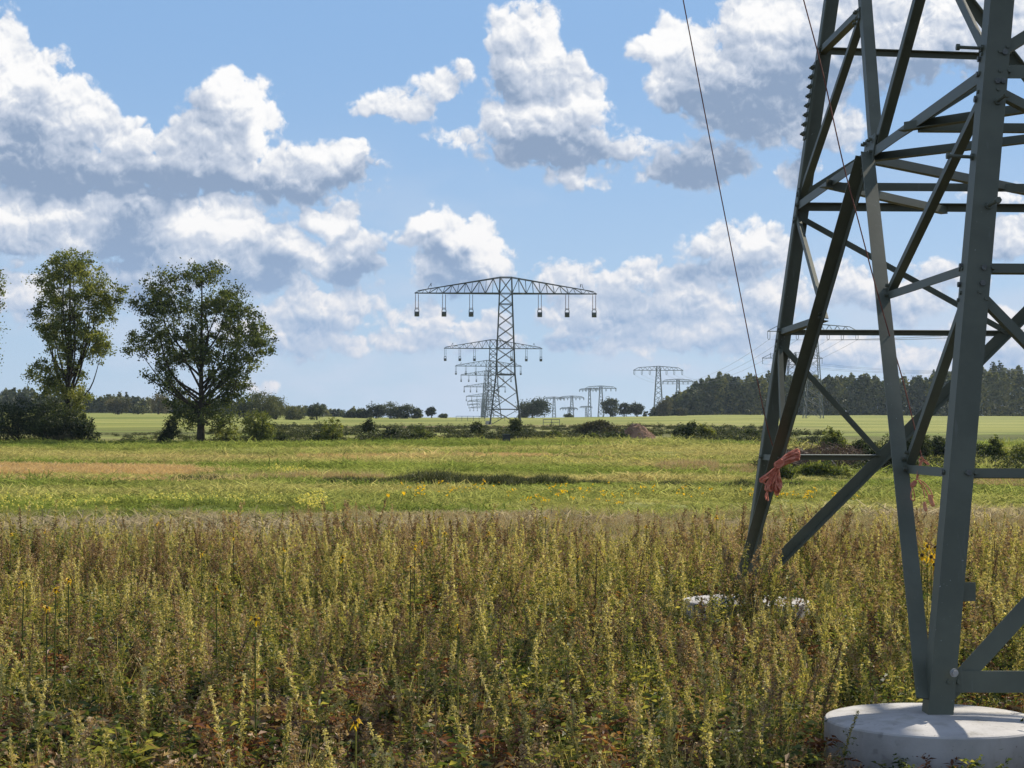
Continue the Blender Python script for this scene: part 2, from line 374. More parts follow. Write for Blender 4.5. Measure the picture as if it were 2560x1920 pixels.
def meadow_nodes(T, pos):
    """grass colour of the meadow at a place: green, paler hay-coloured stretches, dry tan patches"""
    sx = T.new('ShaderNodeSeparateXYZ'); T.put(sx.inputs[0], pos); X, Y = sx.outputs[0], sx.outputs[1]
    st = T.v('MULTIPLY', pos, (0.30, 1.0, 1.0))
    n1 = T.noise(st, 0.06, 5, 0.6); n3 = T.noise(st, 0.35, 4, 0.65)
    c = T.mix(T.sst(n3, 0.30, 0.72), (0.135, 0.190, 0.038), (0.290, 0.335, 0.085))
    c = T.mix(T.m('MULTIPLY', T.sst(n1, 0.42, 0.62), 0.80), c, (0.42, 0.385, 0.155))
    wob = T.m('MULTIPLY', T.m('SUBTRACT', T.noise(pos, 0.13, 4, 0.6), 0.5), 1.0)
    for (x0, y0, rx, ry, w) in TAN:
        q = T.v('MULTIPLY_ADD', pos, (1/rx, 1/ry, 0), (-x0/rx, -y0/ry, 0))
        f = T.m('MULTIPLY', T.sst(T.m('ADD', T.v('LENGTH', q), T.m('MULTIPLY', wob, 1.3)), 1.15, 0.80), w)
        c = T.mix(f, c, (0.50, 0.39, 0.20))
    nb = T.m('ADD', Y, T.m('MULTIPLY', wob, 26.0))
    c = T.mix(T.m('MULTIPLY', T.sst(nb, 47, 43), 1.0), c, T.mix(n3, (0.29, 0.26, 0.17), (0.40, 0.35, 0.24)))   # mauve-brown strip behind the weeds
    cen = T.m('MULTIPLY', T.sst(T.m('DIVIDE', X, Y), -.145, -.10), T.sst(T.m('DIVIDE', X, Y), .22, .16))
    far = T.m('MAXIMUM', T.m('MULTIPLY', T.sst(Y, 165, 230), T.m('SUBTRACT', 1.0, cen)), T.sst(T.m('ADD', Y, T.m('MULTIPLY', wob, 160.0)), 240, 300))
    c = T.mix(T.m('MULTIPLY', T.m('MULTIPLY', T.sst(Y, 152, 160), T.sst(T.noise(T.v('MULTIPLY', pos, (.25, 1, 1)), 0.12, 4), .38, .55)), .7), c, (0.075, 0.085, 0.030))
    fld = T.mix(T.sst(T.noise(T.v('MULTIPLY', pos, (0.12, 1.0, 1.0)), 0.02, 4), 0.35, 0.65), (0.20, 0.235, 0.055), (0.33, 0.34, 0.095))
    rows = T.sst(T.noise(T.v('MULTIPLY', pos, (0.02, 1.0, 1.0)), 0.06, 3), 0.50, 0.62)
    fld = T.mix(T.m('MULTIPLY', rows, 0.55), fld, (0.155, 0.205, 0.045))
    return T.mix(far, c, fld), X, Y
TAN = [(-21, 86, 10.5, 6.5, .95), (-16, 71.0, 7.5, 1.8, .75), (1, 116, 9, 3.0, .75), (-14, 112, 12, 2.5, .35), (11.5, 97, 4.5, 3.5, .55), (-40, 90, 12, 5, .7), (13, 118, 8, 2, .35), (4, 76.5, 14, 2.2, .30), (-24, 103, 10, 2.5, .4)]
def ground_mat():
    m, T, out = mat('ground'); p = wpos(T)
    c, X, Y = meadow_nodes(T, p)
    soil = T.mix(T.noise(p, 6, 4), (0.035, 0.026, 0.016), (0.075, 0.055, 0.032))
    c = T.mix(T.sst(T.m('ADD', Y, T.m('MULTIPLY', T.noise(p, .4, 3), 3)), 30.5, 27.5), c, soil)
    fine = T.noise(T.v('MULTIPLY', p, (1, 1, 1)), 3.0, 6, 0.75)
    c = T.mix(1.0, c, T.mix(fine, (0.55, 0.55, 0.55), (1.15, 1.15, 1.15)), 'MULTIPLY')
    # a strip of bare soil along the building site around the second pylon
    bare = T.m('MULTIPLY', T.sst(T.m('ABSOLUTE', T.m('SUBTRACT', Y, 290)), 75, 25), T.sst(T.m('ABSOLUTE', T.m('SUBTRACT', X, 8)), 44, 18))
    bare = T.m('MULTIPLY', bare, T.sst(T.noise(T.v('MULTIPLY', p, (.4, 1, 1)), 0.06, 4), 0.46, 0.60))
    c = T.mix(T.m('MULTIPLY', bare, 0.85), c, (0.27, 0.185, 0.12))
    principled(T, out, c, 0.95, 0.1, bump=T.m('ADD', fine, T.noise(p, 0.8, 5)), bs=0.7, bd=0.18); return m
ys = np.unique(np.concatenate([np.arange(-60, 8, 4), np.arange(8, 40, .5), np.arange(40, 170, 1.0), np.arange(170, 400, 5), np.arange(400, 1400, 20), np.geomspace(1400, 16000, 24)]))
us = np.linspace(-1, 1, 161)
gm = MB(); V = []
for y in ys:
    half = max(60, abs(y)*0.9); xs = half*us
    V.append(np.c_[xs, np.full_like(xs, y), gz(xs, y)])
nx = len(us); idx = np.arange(len(ys)*nx).reshape(len(ys), nx)
gm.add(np.concatenate(V), np.stack([idx[:-1, :-1], idx[:-1, 1:], idx[1:, 1:], idx[1:, :-1]], -1).reshape(-1, 4))
ground = gm.build('ground', ground_mat(), smooth=True); tag(ground, kind='structure')

# ------------------------------------------------------------------ the near pylon
XC, YC = 6.70, 14.88
def w_at(h): return 3.63-0.123*(h-1.056)
HB, H4, H3, H1, HM, H0 = -1.70, -0.232, 1.056, 2.335, 3.90, 5.86
def corner(cx, cy, h): w = w_at(h); return np.array([XC+cx*w, YC+cy*w, EYE+h])
tower = empty('lattice_tower', (XC, YC, 0), 'huge grey-green steel lattice tower close by, cut off by the right edge of the photo', 'pylon')
tl = np.array([XC, YC, 0.0])
def tbuild(mb, name, m_=None, parent=None):
    mb.v = [v-tl for v in mb.v]; return mb.build(name, m_ or STEEL, parent or tower)
TOPH = 23.5
def leg(cx, cy):
    mb = MB(); a, b = corner(cx, cy, HB-0.05), corner(cx, cy, TOPH)
    S_, t = 0.155, 0.016
    for lo, hi in ((a, b),):
        ex, ey = np.array([-cx, 0, 0.]), np.array([0, -cy, 0.])
        sec = [(0, 0), (S_, 0), (S_, t), (t, t), (t, S_), (0, S_)]
        V = [p+ex*x+ey*y for p in (lo, hi) for x, y in sec]
        mb.add(V, [[i, (i+1) % 6, (i+1) % 6+6, i+6] for i in range(6)])
        mb.add(V, [[0,1,2,3],[0,3,4,5],[9,8,7,6],[11,10,9,6]])
    return mb
def hexbolt(mb, p, d, r=0.016, l=0.014, k=6):
    p = np.array(p); d = np.array(d, float); d /= np.linalg.norm(d); mb.tube([p, p+d*l], r, k)
legs = {}
for cx, cy in ((-1, -1), (-1, 1), (1, 1), (1, -1)):
    legs[cx, cy] = tbuild(leg(cx, cy), 'leg')
FACES = {  # name: (corner1, corner2, outward normal)
 'left': ((-1, -1), (-1, 1), (-1, 0, 0.12)), 'back': ((-1, 1), (1, 1), (0, 1, 0.12)),
 'right': ((1, 1), (1, -1), (1, 0, 0.12)), 'front': ((1, -1), (-1, -1), (0, -1, 0.12))}
SLB = 0.020   # braces sit just inside the leg flange
def face_pts(c1, c2):
    def P(s, h):      # s: -1..1 along the face at height h
        a, b = corner(*c1, h), corner(*c2, h); return (a+b)/2+(b-a)/2*s
    return P
def diag_s(h, hb, ha):     # position along a K-diagonal that starts at the leg at hb and reaches the middle at ha
    wb = w_at(hb); return (wb*(h-ha)/(hb-ha))/w_at(h)
bolts = MB()
for nm, (c1, c2, n) in FACES.items():
    P = face_pts(c1, c2); n = np.array(n, float); n /= np.linalg.norm(n)
    inn = -n*SLB; inn2 = -n*0.034
    def brace(name, s0, h0, s1, h1, size, flip=1, out=-1, push=inn, t=0.009):
        mb = MB(); a, b = P(s0, h0)+push, P(s1, h1)+push
        mb.angle(a, b, n, size, t, flip, out)
        for e, f_ in ((a, b), (b, a)):
            d = (f_-e)/np.linalg.norm(f_-e)
            for q in (0.05, 0.11): hexbolt(mb, e+d*q, n, 0.014, 0.030)
        return tbuild(mb, name)
    for sg in (-1, 1):
        e = 0.985*sg; fl = sg
        if nm == 'left': brace('diagonal', 0.985*sg, HB+0.06, 0.02*sg, H1-0.04, 0.110, -sg, 1, -n*.034, 0.011)
        else: brace('diagonal', 0.985*sg, HB+0.06, 0.02*sg, H1-0.04, 0.110, fl, -1, inn2, 0.011)
        d3, d4, dm = sg*abs(diag_s(H3, HB, H1)), sg*abs(diag_s(H4, HB, H1)), None
        brace('brace', e, H3, d3, H3, 0.060, 1, -1)
        brace('brace', e, H4, d4, H4, 0.058, 1, -1)
        brace('brace', e, H1-0.10, d3, H3+0.02, 0.060, fl, -1)
        brace('brace', e, H3-0.12, d4, H4+0.03, 0.060, fl, -1)
        # panel above: V from the middle of the girt up to the legs
        def ds(h): return sg*(w_at(H0)*(h-H1)/(H0-H1))/w_at(h)
        brace('diagonal', 0.02*sg, H1+0.05, 0.985*sg, H0, 0.100, fl, -1, inn2, 0.011)
        brace('brace', e, HM, ds(HM-.05), HM-.05, 0.070, 1, -1)
        brace('brace', e, H1+0.10, ds(HM-.1), HM-.1, 0.070, fl, -1)
    brace('girt', -0.985, H1, 0.985, H1, 0.088, 1 if nm != 'left' else 1, -1 if nm != 'left' else -1)
    brace('girt', -0.985, H0, 0.985, H0, 0.080)
    if nm in ('front', 'right'): brace('girt', -0.985, HB+0.20, 0.985, HB+0.20, 0.130)
# upper body (beyond the picture, seen only as shadow and from other positions)
ub = MB(); hs = [H0]
while hs[-1] < TOPH-2: hs.append(hs[-1]+w_at(hs[-1])*1.05)
hs[-1] = TOPH
for nm, (c1, c2, n) in FACES.items():
    P = face_pts(c1, c2)
    for a, b in zip(hs[:-1], hs[1:]):
        ub.angle(P(-1, a), P(1, b), n, 0.08, 0.01); ub.angle(P(1, a)-np.array(n)*.03, P(-1, b)-np.array(n)*.03, n, 0.08, 0.01)
        ub.angle(P(-1, b), P(1, b), n, 0.08, 0.01)
tbuild(ub, 'upper_lattice')
arm = MB(); ah = EYE+20.0; at_ = EYE+TOPH
for sg in (-1, 1):
    tip = np.array([XC+sg*12.5, YC, ah+0.3])
    wb, wt = w_at(20.0), w_at(TOPH)
    for cy in (-1, 1):
        b0 = np.array([XC+sg*wb, YC+cy*wb, ah]); t0 = np.array([XC+sg*wt, YC+cy*wt, at_])
        arm.bar(b0, tip, .12); arm.bar(t0, tip+np.array([0, 0, .35]), .12)
        for q in range(6):
            f0, f1 = q/6, (q+1)/6
            arm.bar(b0+(tip-b0)*f0, t0+(tip-t0)*(f0+f1)/2, .06); arm.bar(t0+(tip-t0)*(f0+f1)/2, b0+(tip-b0)*f1, .06)
tbuild(arm, 'crossarm')
# plan bracing at the girt level
def plan(a, b, size=0.07):
    mb = MB(); mb.angle(np.array([a[0], a[1], EYE+H1-.01]), np.array([b[0], b[1], EYE+H1-.01]), (0, 0, -1), size, .008, 1, -1); tbuild(mb, 'plan_brace')
w1 = w_at(H1)-0.03
for sy in (-1, 1):
    mb = MB(); y = YC+sy*1.60; mb.angle((XC-w1, y, EYE+H1-.05), (XC+w1, y, EYE+H1-.05), (0, sy, 0), .075, .008, 1, 1); tbuild(mb, 'plan_brace')
    for sx in (-1, 1):
        for (s0, s1) in ((0.0, 0.0), (1.6, 1.9)):
            mb = MB(); a = np.array([XC+sx*w1, YC+sy*s0, EYE+H1-.03]); b = np.array([XC+sx*s1*(0 if s0 == 0 else 1), YC+sy*w1, EYE+H1-.03])
            dd_ = (b-a)/np.linalg.norm(b-a); nrm = np.cross(dd_, (0, 0, 1.)); mb.angle(a-dd_*(.12 if s0 else 0), b, nrm, .075, .008, 1, 1 if sx*sy > 0 else -1); tbuild(mb, 'plan_brace')
# gusset plates in the middle of each girt
for nm, (c1, c2, n) in FACES.items():
    P = face_pts(c1, c2); n = np.array(n, float); n /= np.linalg.norm(n); mb = MB(); c = P(0, H1)-n*0.012
    t_ = np.cross(n, (0, 0, 1.)); R = np.stack([t_, n, np.cross(t_, n)], 1)
    mb.box(c, (.40, .010, .30), R)
    for q in (-.15, -.07, .07, .15):
        for r in (-.10, 0, .10): hexbolt(mb, c+t_*q+np.array([0, 0, r])+n*.004, n, .014, .03)
    tbuild(mb, 'gusset_plate')
# splice on the far left leg and bolts on the near leg
def splice(cx, cy, h0, h1, fx=True):
    mb = MB(); a, b = corner(cx, cy, h0), corner(cx, cy, h1); d = (b-a)/np.linalg.norm(b-a)
    for (ax, nn) in (((0, -cy, 0), (cx, 0, 0)), ((-cx, 0, 0), (0, cy, 0))):
        ax = np.array(ax, float); nn = np.array(nn, float); c = (a+b)/2+ax*.078+nn*.007
        R = np.stack([ax, nn, d], 1); mb.box(c, (.135, .012, np.linalg.norm(b-a)), R)
        for i in range(8):
            for q in (.045, .115):
                p = a+d*(.06+(np.linalg.norm(b-a)-.12)*i/7)+ax*q+nn*.012
                hexbolt(mb, p, nn, .022, .024); hexbolt(mb, p+nn*.02, nn, .011, .022)
    return tbuild(mb, 'splice_plate')
splice(-1, 1, 3.00, 3.78); splice(1, 1, 3.00, 3.78); splice(1, -1, 3.00, 3.78)
def legbolts(cx, cy, hs_, faces='xy'):
    for h, q, f_ in hs_:
        p = corner(cx, cy, h); mb = MB()
        if f_ == 'y': hexbolt(mb, p+np.array([-cx*q, cy*.001, 0]), (0, cy, 0), .019, .016)
        else: hexbolt(mb, p+np.array([cx*.001, -cy*q, 0]), (cx, 0, 0), .019, .016)
        tbuild(mb, 'bolt', BOLT)
for cx, cy in ((-1, -1), (-1, 1)):
    legbolts(cx, cy, [(H4, .12, 'y'), (H4, .13, 'x'), (H3, .105, 'y'), (H3-.10, .105, 'y'), (H3+.02, .13, 'x'), (H3-.10, .13, 'x'),
                  (H1-.07, .09, 'y'), (H1-.07, .125, 'y'), (H1, .13, 'x'), (H1+.10, .13, 'x'), (H1-.17, .13, 'x'), (H1+.12, .12, 'y')])
for i, h in enumerate((1.45, 1.78, 2.13, 2.50, 2.85, 3.2, 3.55, 3.9, 4.25, 4.6)):
    mb = MB(); p = corner(-1, -1, h)
    if i % 2: d = np.array([-1, 0, 0.04]); p = p+np.array([0, .09, 0])
    else: d = np.array([.10, -1, .10]); p = p+np.array([.10, 0, 0])
    d = d/np.linalg.norm(d)
    mb.tube([p, p+d*.155], .0115, 8); mb.tube([p-d*.01, p+d*.016], .024, 6); mb.tube([p+d*.150, p+d*.172], .022, 6)
    tbuild(mb, 'step_bolt')
mb = MB(); p = corner(-1, -1, -.96); mb.box(p+np.array([.150+.035, .012, 0]), (.09, .008, .115)); tbuild(mb, 'earthing_lug')
mb = MB(); p = corner(-1, -1, HB+.20)+np.array([.13, -.036, .06]); mb.tube([p, p+np.array([0, -.012, 0])], .026, 12); mb.tube([p+np.array([0, -.010, 0]), p+np.array([0, -.03, 0])], .017, 6)
tbuild(mb, 'foot_bolt', GALV)
# concrete foundations
def foundation():
    mb = MB(); R_, k = .665, 64
    prof = [(0, .035), (.25, .032), (.5, .018), (R_-.03, .002), (R_-.008, -.004), (R_, -.014), (R_+.004, -.30), (R_+.012, -1.2)]
    for (r0, z0), (r1, z1) in zip(prof[:-1], prof[1:]):
        V = []
        for r, z in ((r0, z0), (r1, z1)):
            for j in range(k):
                t = 2*math.pi*j/k; V.append((r*math.cos(t)*(1+.003*math.sin(3*t)), r*math.sin(t), z))
        mb.add(V, [[j, (j+1) % k, (j+1) % k+k, j+k] for j in range(k)])
    return mb.mesh('foundation', CONC, True)
fm = foundation()
FL = {(-1, -1): 'round white concrete footing in full view under the nearest tower leg at the bottom right',
      (-1, 1): 'round concrete footing half hidden by weeds, left of and behind the nearest one',
      (1, 1): 'concrete footing under the far right tower leg', (1, -1): 'concrete footing under the near right tower leg'}
for (cx, cy), lb in FL.items():
    p = corner(cx, cy, HB); o = bpy.data.objects.new('foundation', fm); COL.objects.link(o)
    o.location = (p[0]-cx*.06, p[1]-cy*.07, EYE+HB-.03); tag(o, lb, 'footing', 'concrete footings of the tower')

# ------------------------------------------------------------------ ropes
def smooth(pts, n=12):
    pts = [np.array(p, float) for p in pts]; P_ = [2*pts[0]-pts[1]]+pts+[2*pts[-1]-pts[-2]]; out = []
    for i in range(1, len(P_)-2):
        a, b, c, d = P_[i-1:i+3]
        for j in range(n):
            t = j/n; out.append(.5*((2*b)+(-a+c)*t+(2*a-5*b+4*c-d)*t*t+(-a+3*b-3*c+d)*t**3))
    out.append(pts[-1]); return out
def rope_line(name, pix, y0, y1, label, r=.005):
    pts = [at(x, y, y0+(y1-y0)*i/(len(pix)-1)) for i, (x, y) in enumerate(pix)]
    top = np.array(pts[0]); d = np.array(pts[0])-np.array(pts[1]); d /= np.linalg.norm(d)
    up = top+d*9
    mb = MB(); mb.tube([up]+[np.array(p) for p in smooth(pts, 8)], r, 5)
    o = mb.build(name, ROPED, smooth=True); tag(o, label, 'rope'); return pts[-1]
rope_line('rope', [(1708, 0), (1777, 359), (1835, 654), (1893, 949), (1927, 1100), (1948, 1134)], 14.9, 17.9, 'thin dark line running down left of the tower to the red rope bundle')
rope_line('rope', [(2009, 0), (2055, 174), (2107, 405), (2142, 538), (2188, 712), (2229, 856), (2258, 955), (2304, 1142)], 13.0, 13.3, 'thin reddish line crossing the tower bracing down to the knot beside the nearest leg')
def strands(mb, c, paths, Y, r=.006, jit=.03, rs=None):
    for pth in paths:
        pts = [np.array(at(x, y, Y+rs.normal(0, jit))) for x, y in pth]; mb.tube(smooth(pts, 6), r, 5)
rs = np.random.default_rng(3)
b1 = empty('rope_bundle', tuple(at(1945, 1160, 17.05)), 'large coil of orange-red rope knotted over the horizontal bar of the left tower leg', 'rope')
def rel(mb, root): mb.v = [v-np.array(root.location) for v in mb.v]; return mb
mb = MB()
for i in range(16):
    o_ = rs.normal(0, 1)
    mb_p = [(1947+o_*2, 1163), (1955, 1150+o_*3), (1972, 1138+o_*4), (1990+rs.uniform(-4, 5), 1130+o_*5+rs.uniform(-2, 6)), (1997, 1140+o_*4), (1984, 1146+o_*3), (1960, 1156+o_*3), (1946, 1166)]
    strands(mb, None, [mb_p], 17.05, .010, .015, rs)
rel(mb, b1).build('upper_loops', ROPE, b1, True)
mb = MB()
for i in range(17):
    a_ = rs.uniform(-.92, .22); L = rs.uniform(38, 66)
    ex, ey = 1942+L*math.sin(a_), 1172+L*math.cos(a_)
    mb_p = [(1944, 1165), (1942+L*.5*math.sin(a_-.18), 1172+L*.5*math.cos(a_-.18)), (ex-4, ey-3), (ex+2, ey+2), (ex+5, ey-5), (1942+L*.5*math.sin(a_+.16), 1172+L*.5*math.cos(a_+.16)), (1946, 1166)]
    strands(mb, None, [mb_p], 17.05, .0085, .02, rs)
strands(mb, None, [[(1944, 1168), (1930, 1200), (1922, 1222), (1914, 1238), (1916, 1250)], [(1944, 1168), (1934, 1202), (1920, 1228), (1918, 1236), (1920, 1252)]], 17.05, .009, .01, rs)
rel(mb, b1).build('hanging_loops', ROPE, b1, True)
mb = MB()
for i in range(4):
    strands(mb, None, [[(1938+i*3, 1158-i*2), (1944+i*3, 1156-i*2), (1950+i*3, 1164-i*2), (1946+i*3, 1170-i*2), (1938+i*3, 1166-i*2), (1938+i*3, 1158-i*2)]], 16.98, .012, .002, rs)
rel(mb, b1).build('knot', ROPE, b1, True)
b2 = empty('rope_bundle', tuple(at(2304, 1170, 12.0)), 'loosely tied red rope with frayed orange ends dangling left of the nearest tower leg', 'rope')
mb = MB()
strands(mb, None, [[(2304, 1142), (2298, 1150), (2303, 1156), (2307, 1146), (2304, 1142)], [(2303, 1150), (2298, 1165), (2294, 1180), (2291, 1196)],
   [(2306, 1150), (2301, 1168), (2297, 1184), (2293, 1198)], [(2305, 1146), (2316, 1154), (2323, 1162)], [(2306, 1152), (2314, 1157), (2320, 1163)]], 11.98, .0045, .004, rs)
strands(mb, None, [[(2289, 1200), (2296, 1199), (2306, 1204), (2318, 1215), (2327, 1228), (2333, 1244)], [(2297, 1202), (2309, 1214), (2318, 1232), (2324, 1245)],
   [(2297, 1203), (2304, 1214), (2309, 1228), (2312, 1246)], [(2281, 1216), (2277, 1236), (2277, 1246), (2283, 1252), (2287, 1248), (2286, 1234), (2282, 1218)]], 11.98, .0036, .004, rs)
rel(mb, b2).build('cord', ROPE, b2, True)
mb = MB()
for pth in ([(2277, 1212), (2284, 1207), (2288, 1203)], [(2276, 1214), (2284, 1213), (2290, 1204)], [(2278, 1209), (2284, 1210), (2287, 1206)]): strands(mb, None, [pth], 11.98, .011, .004, rs)
rel(mb, b2).build('knot', ROPE, b2, True)
mb = MB()
for k_ in range(5):
    j = rs.uniform(-2, 2)
    mb.tube(smooth([at(2324+j, 1236, 11.98), at(2328+j*1.5, 1252, 11.98), at(2334+j, 1266, 11.97)], 4), [.004]+[.010]*7+[.005], 5)
    mb.tube(smooth([at(2311+j*.3, 1254, 11.98), at(2312+j, 1266, 11.98), at(2315+j, 1278, 11.97)], 4), [.004]+[.009]*7+[.005], 5)
rel(mb, b2).build('frayed_end', ROPEE, b2, True)

# ------------------------------------------------------------------ pylons of the lines far away
def lattice_body(mb, zs, ws, leg_w, br_w, style=None):
    """square tapering lattice: levels zs with half widths ws"""
    for cx, cy in ((-1, -1), (-1, 1), (1, 1), (1, -1)):
        for (z0, w0), (z1, w1) in zip(zip(zs[:-1], ws[:-1]), zip(zs[1:], ws[1:])):
            mb.bar((cx*w0, cy*w0, z0), (cx*w1, cy*w1, z1), leg_w)
    cs = [(-1, -1), (-1, 1), (1, 1), (1, -1)]
    for i in range(4):
        (ax, ay), (bx, by) = cs[i], cs[(i+1) % 4]
        for k, ((z0, w0), (z1, w1)) in enumerate(zip(zip(zs[:-1], ws[:-1]), zip(zs[1:], ws[1:]))):
            mb.bar((ax*w0, ay*w0, z0), (bx*w1, by*w1, z1), br_w); mb.bar((bx*w0, by*w0, z0), (ax*w1, ay*w1, z1), br_w)
            if style and k in style: mb.bar((ax*w0, ay*w0, z0), (bx*w0, by*w0, z0), br_w*1.3)
def lerp(a, b, t): return a+(b-a)*t
def travelling_pylon(H, span=17.0, thick=1.0, mt=PYL, full=True):
    """one-level pylon, crossarm bottom at height H, six pairs of insulators carrying pulley blocks"""
    root = empty('electricity_pylon', (0, 0, 0), 'x', 'pylon')
    zs = [0, 3.0, 6.2, 9.5]; ws = [2.9, 2.52, 2.14, 1.77]
    n = 8; r = np.linspace(0, 1, n)**0.92
    for t in r[1:]: zs.append(lerp(9.5, H, t)); ws.append(lerp(1.77, 1.18, t))
    zs += [H+3.0]; ws += [1.08]
    mb = MB(); lattice_body(mb, zs, ws, .17*thick, .075*thick, (1, 3, 9, 10))
    for a in (-1, 1): mb.bar((-1.08, a*1.08, H+3), (1.08, a*1.08, H+3), .12*thick)
    mb.build('mast', mt, root)
    mb = MB()
    for sg in (-1, 1):
        tipb = np.array([sg*span, 0, H]); tipt = np.array([sg*(span-.6), 0, H+.45])
        for cy in (-1, 1):
            b0 = np.array([sg*1.18, cy*1.18, H]); t0 = np.array([sg*1.08, cy*1.08, H+3.0])
            mb.bar(b0, tipb, .15*thick); mb.bar(t0, tipt, .11*thick)
            m_ = 6; last = b0
            for q in range(m_):
                tq = (q+.5)/m_; top = t0+(tipt-t0)*tq; nxt = b0+(tipb-b0)*((q+1)/m_)
                mb.bar(last, top, .075*thick); mb.bar(top, nxt, .075*thick)
                mb.bar(top, b0+(tipb-b0)*tq, .05*thick); last = nxt
                mb.bar(nxt, t0+(tipt-t0)*((q+1)/m_), .05*thick)
        for q in range(7):
            a = np.array([sg*1.18, -1.18, H])+(tipb-np.array([sg*1.18, -1.18, H]))*(q/7)
            b = np.array([sg*1.18, 1.18, H])+(tipb-np.array([sg*1.18, 1.18, H]))*((q+1)/7); mb.bar(a, b, .05*thick)
        x = sg*14.3; zt = H+.45+(span-.6-14.3)/(span-1.7)*2.55
        mb.bar((x+sg*.25, 0, zt), (x, 0, zt+.5), .07*thick); mb.bar((x, 0, zt+.5), (x-sg*.45 if sg < 0 else x-.1, 0, zt+1.05), .07*thick)
        mb.bar((x-sg*.3, 0, zt+1.05), (x-sg*.4, 0, zt+.45), .10*thick)
    mb.build('crossarm', mt, root)
    for x in (-16.55, -11.5, -6.45, 6.35, 11.45, 16.5):
        mb = MB()
        for d in (-.28, .28):
            mb.tube([(x+d, 0, H), (x+d, 0, H-2.9)], .045*thick, 6)
            for k in range(14): mb.tube([(x+d, 0, H-.35-k*.17), (x+d, 0, H-.41-k*.17)], .085*thick, 6)
        mb.bar((x-.42, 0, H-2.75), (x+.42, 0, H-2.75), .06*thick)
        ins = mb.build('insulator', INSUL if full else mt, root)
        mb = MB()
        for a, b in (((-.28, -2.9), (-.38, -3.25)), ((.28, -2.9), (.38, -3.25)), ((-.38, -3.25), (-.38, -4.35)), ((.38, -3.25), (.38, -4.35)), ((-.38, -4.3), (.38, -4.3)), ((-.28, -2.95), (.28, -2.95))):
            mb.bar((x+a[0], 0, H+a[1]), (x+b[0], 0, H+b[1]), .10*thick)
        mb.tube([(x-.30, 0, H-3.85), (x+.30, 0, H-3.85)], .42, 14); mb.tube([(x-.36, 0, H-3.85), (x+.36, 0, H-3.85)], .12, 8)
        mb.build('pulley_block', mt, ins)
    return root
XV = 0.0
MAIN = [(335, 733.4), (621, 871.4), (918, 915.7), (1193, 938.5), (1452, 967.6), (1720, 991.7), (1956, 1004.0), (2200, 1012.5), (2460, 1020.0)]
ML = ['large steel pylon in the middle with six hanging pulley blocks and no wires',
      'second pylon of the middle row, half hidden behind the big one',
      'third pylon of the middle row, its crossarm below that of the second pylon',
      'fourth pylon of the middle row, only its left arm clear',
      'fifth pylon of the middle row, small, left arm showing beside the stacked masts',
      'sixth pylon of the middle row, faint in the distance', 'seventh pylon of the middle row, faint and low',
      'eighth pylon of the middle row, very small above the field', 'smallest pylon of the middle row just above the field']
px0 = 1196.3
for i, (D, yb) in enumerate(MAIN):
    x = (px0+67.3*335/D-1197.0)/F*D; zb = float(gz(x, D)); H = EYE+(1083-yb)/F*D-zb
    if i == 0: zb = 3.55; H = EYE+(1083-yb)/F*D-zb
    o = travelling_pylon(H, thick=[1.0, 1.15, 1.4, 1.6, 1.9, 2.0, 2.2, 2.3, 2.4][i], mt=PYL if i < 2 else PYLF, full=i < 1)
    o.location = (x, D, zb); tag(o, ML[i], 'pylon', 'pylons of the middle row without wires')
def trapeze_pylon(H, half=12.5, thick=1.0, mt=PYLF):
    root = empty('electricity_pylon', (0, 0, 0), 'x', 'pylon')
    mb = MB(); n = 9; zs = [H*(i/n)**.95 for i in range(n+1)]+[H+2.0]; ws = [lerp(2.4, .95, (z/H)) for z in zs]
    lattice_body(mb, zs, ws, .16*thick, .07*thick, (2, 8)); mb.build('mast', mt, root)
    mb = MB()
    for cy in (-.9, .9):
        k = .15
        mb.bar((-half, cy*k, H), (half, cy*k, H), .15*thick)
        for sg in (-1, 1):
            mb.bar((0, cy, H+2.1), (sg*half*.8, cy*k, H+1.35), .12*thick); mb.bar((sg*half*.8, cy*k, H+1.35), (sg*half, cy*k, H), .12*thick)
            last = (sg*1., cy, H)
            for q in range(4):
                xt = 1+(half*.8-1)*(q+.5)/4; xb = 1+(half*.8-1)*(q+1)/4; zt = H+2.1-.75*xt/(half*.8)
                mb.bar(last, (sg*xt, cy*.5, zt), .07*thick); mb.bar((sg*xt, cy*.5, zt), (sg*xb, cy*.4, H), .07*thick); last = (sg*xb, cy*.4, H)
    mb.build('crossarm', mt, root)
    for x in (-.97, -.66, -.345, .33, .64, .96):
        mb = MB(); x = x*half
        for d in (-.32, .32): mb.bar((x+d, 0, H), (x+d, 0, H-1.9), .10*thick)
        mb.bar((x-.32, 0, H-1.9), (x, 0, H-2.3), .10*thick); mb.bar((x+.32, 0, H-1.9), (x, 0, H-2.3), .10*thick)
        mb.build('insulator', mt, root)
    return root
QS = [ # px centre, full px width, arm py, half width m, label
 (2033, 230, 824.7, 12.5, 'trapezoid-arm pylon seen through the near tower above the forest'),
 (1645.6, 124.6, 924, 12.5, 'trapezoid-arm pylon standing left of the forest, tallest there'),
 (1695, 78, 952, 12.5, 'smaller flat-armed pylon just in front of the forest edge'),
 (1502, 78, 970, 12.5, 'right one of two crossing pylons left of the small round trees'),
 (1473.7, 52, 974, 12.5, 'thinner pylon close left of its larger crossing neighbour'),
 (1429.4, 62, 994, 12.5, 'low pylon right of the round dark tree, its arm overlapping a neighbour'),
 (1385, 53, 996, 12.5, 'low pylon directly right of the round dark tree'),
 (1421.8, 44, 1021, 12.5, 'tiny pylon barely above the field between two taller ones'),
 (1465, 31, 1017, 12.5, 'tiny pale pylon behind the thinner pylon'),
 (1563, 41, 1011.7, 12.5, 'tiny pylon arm showing between the small round trees')]
RP = {}
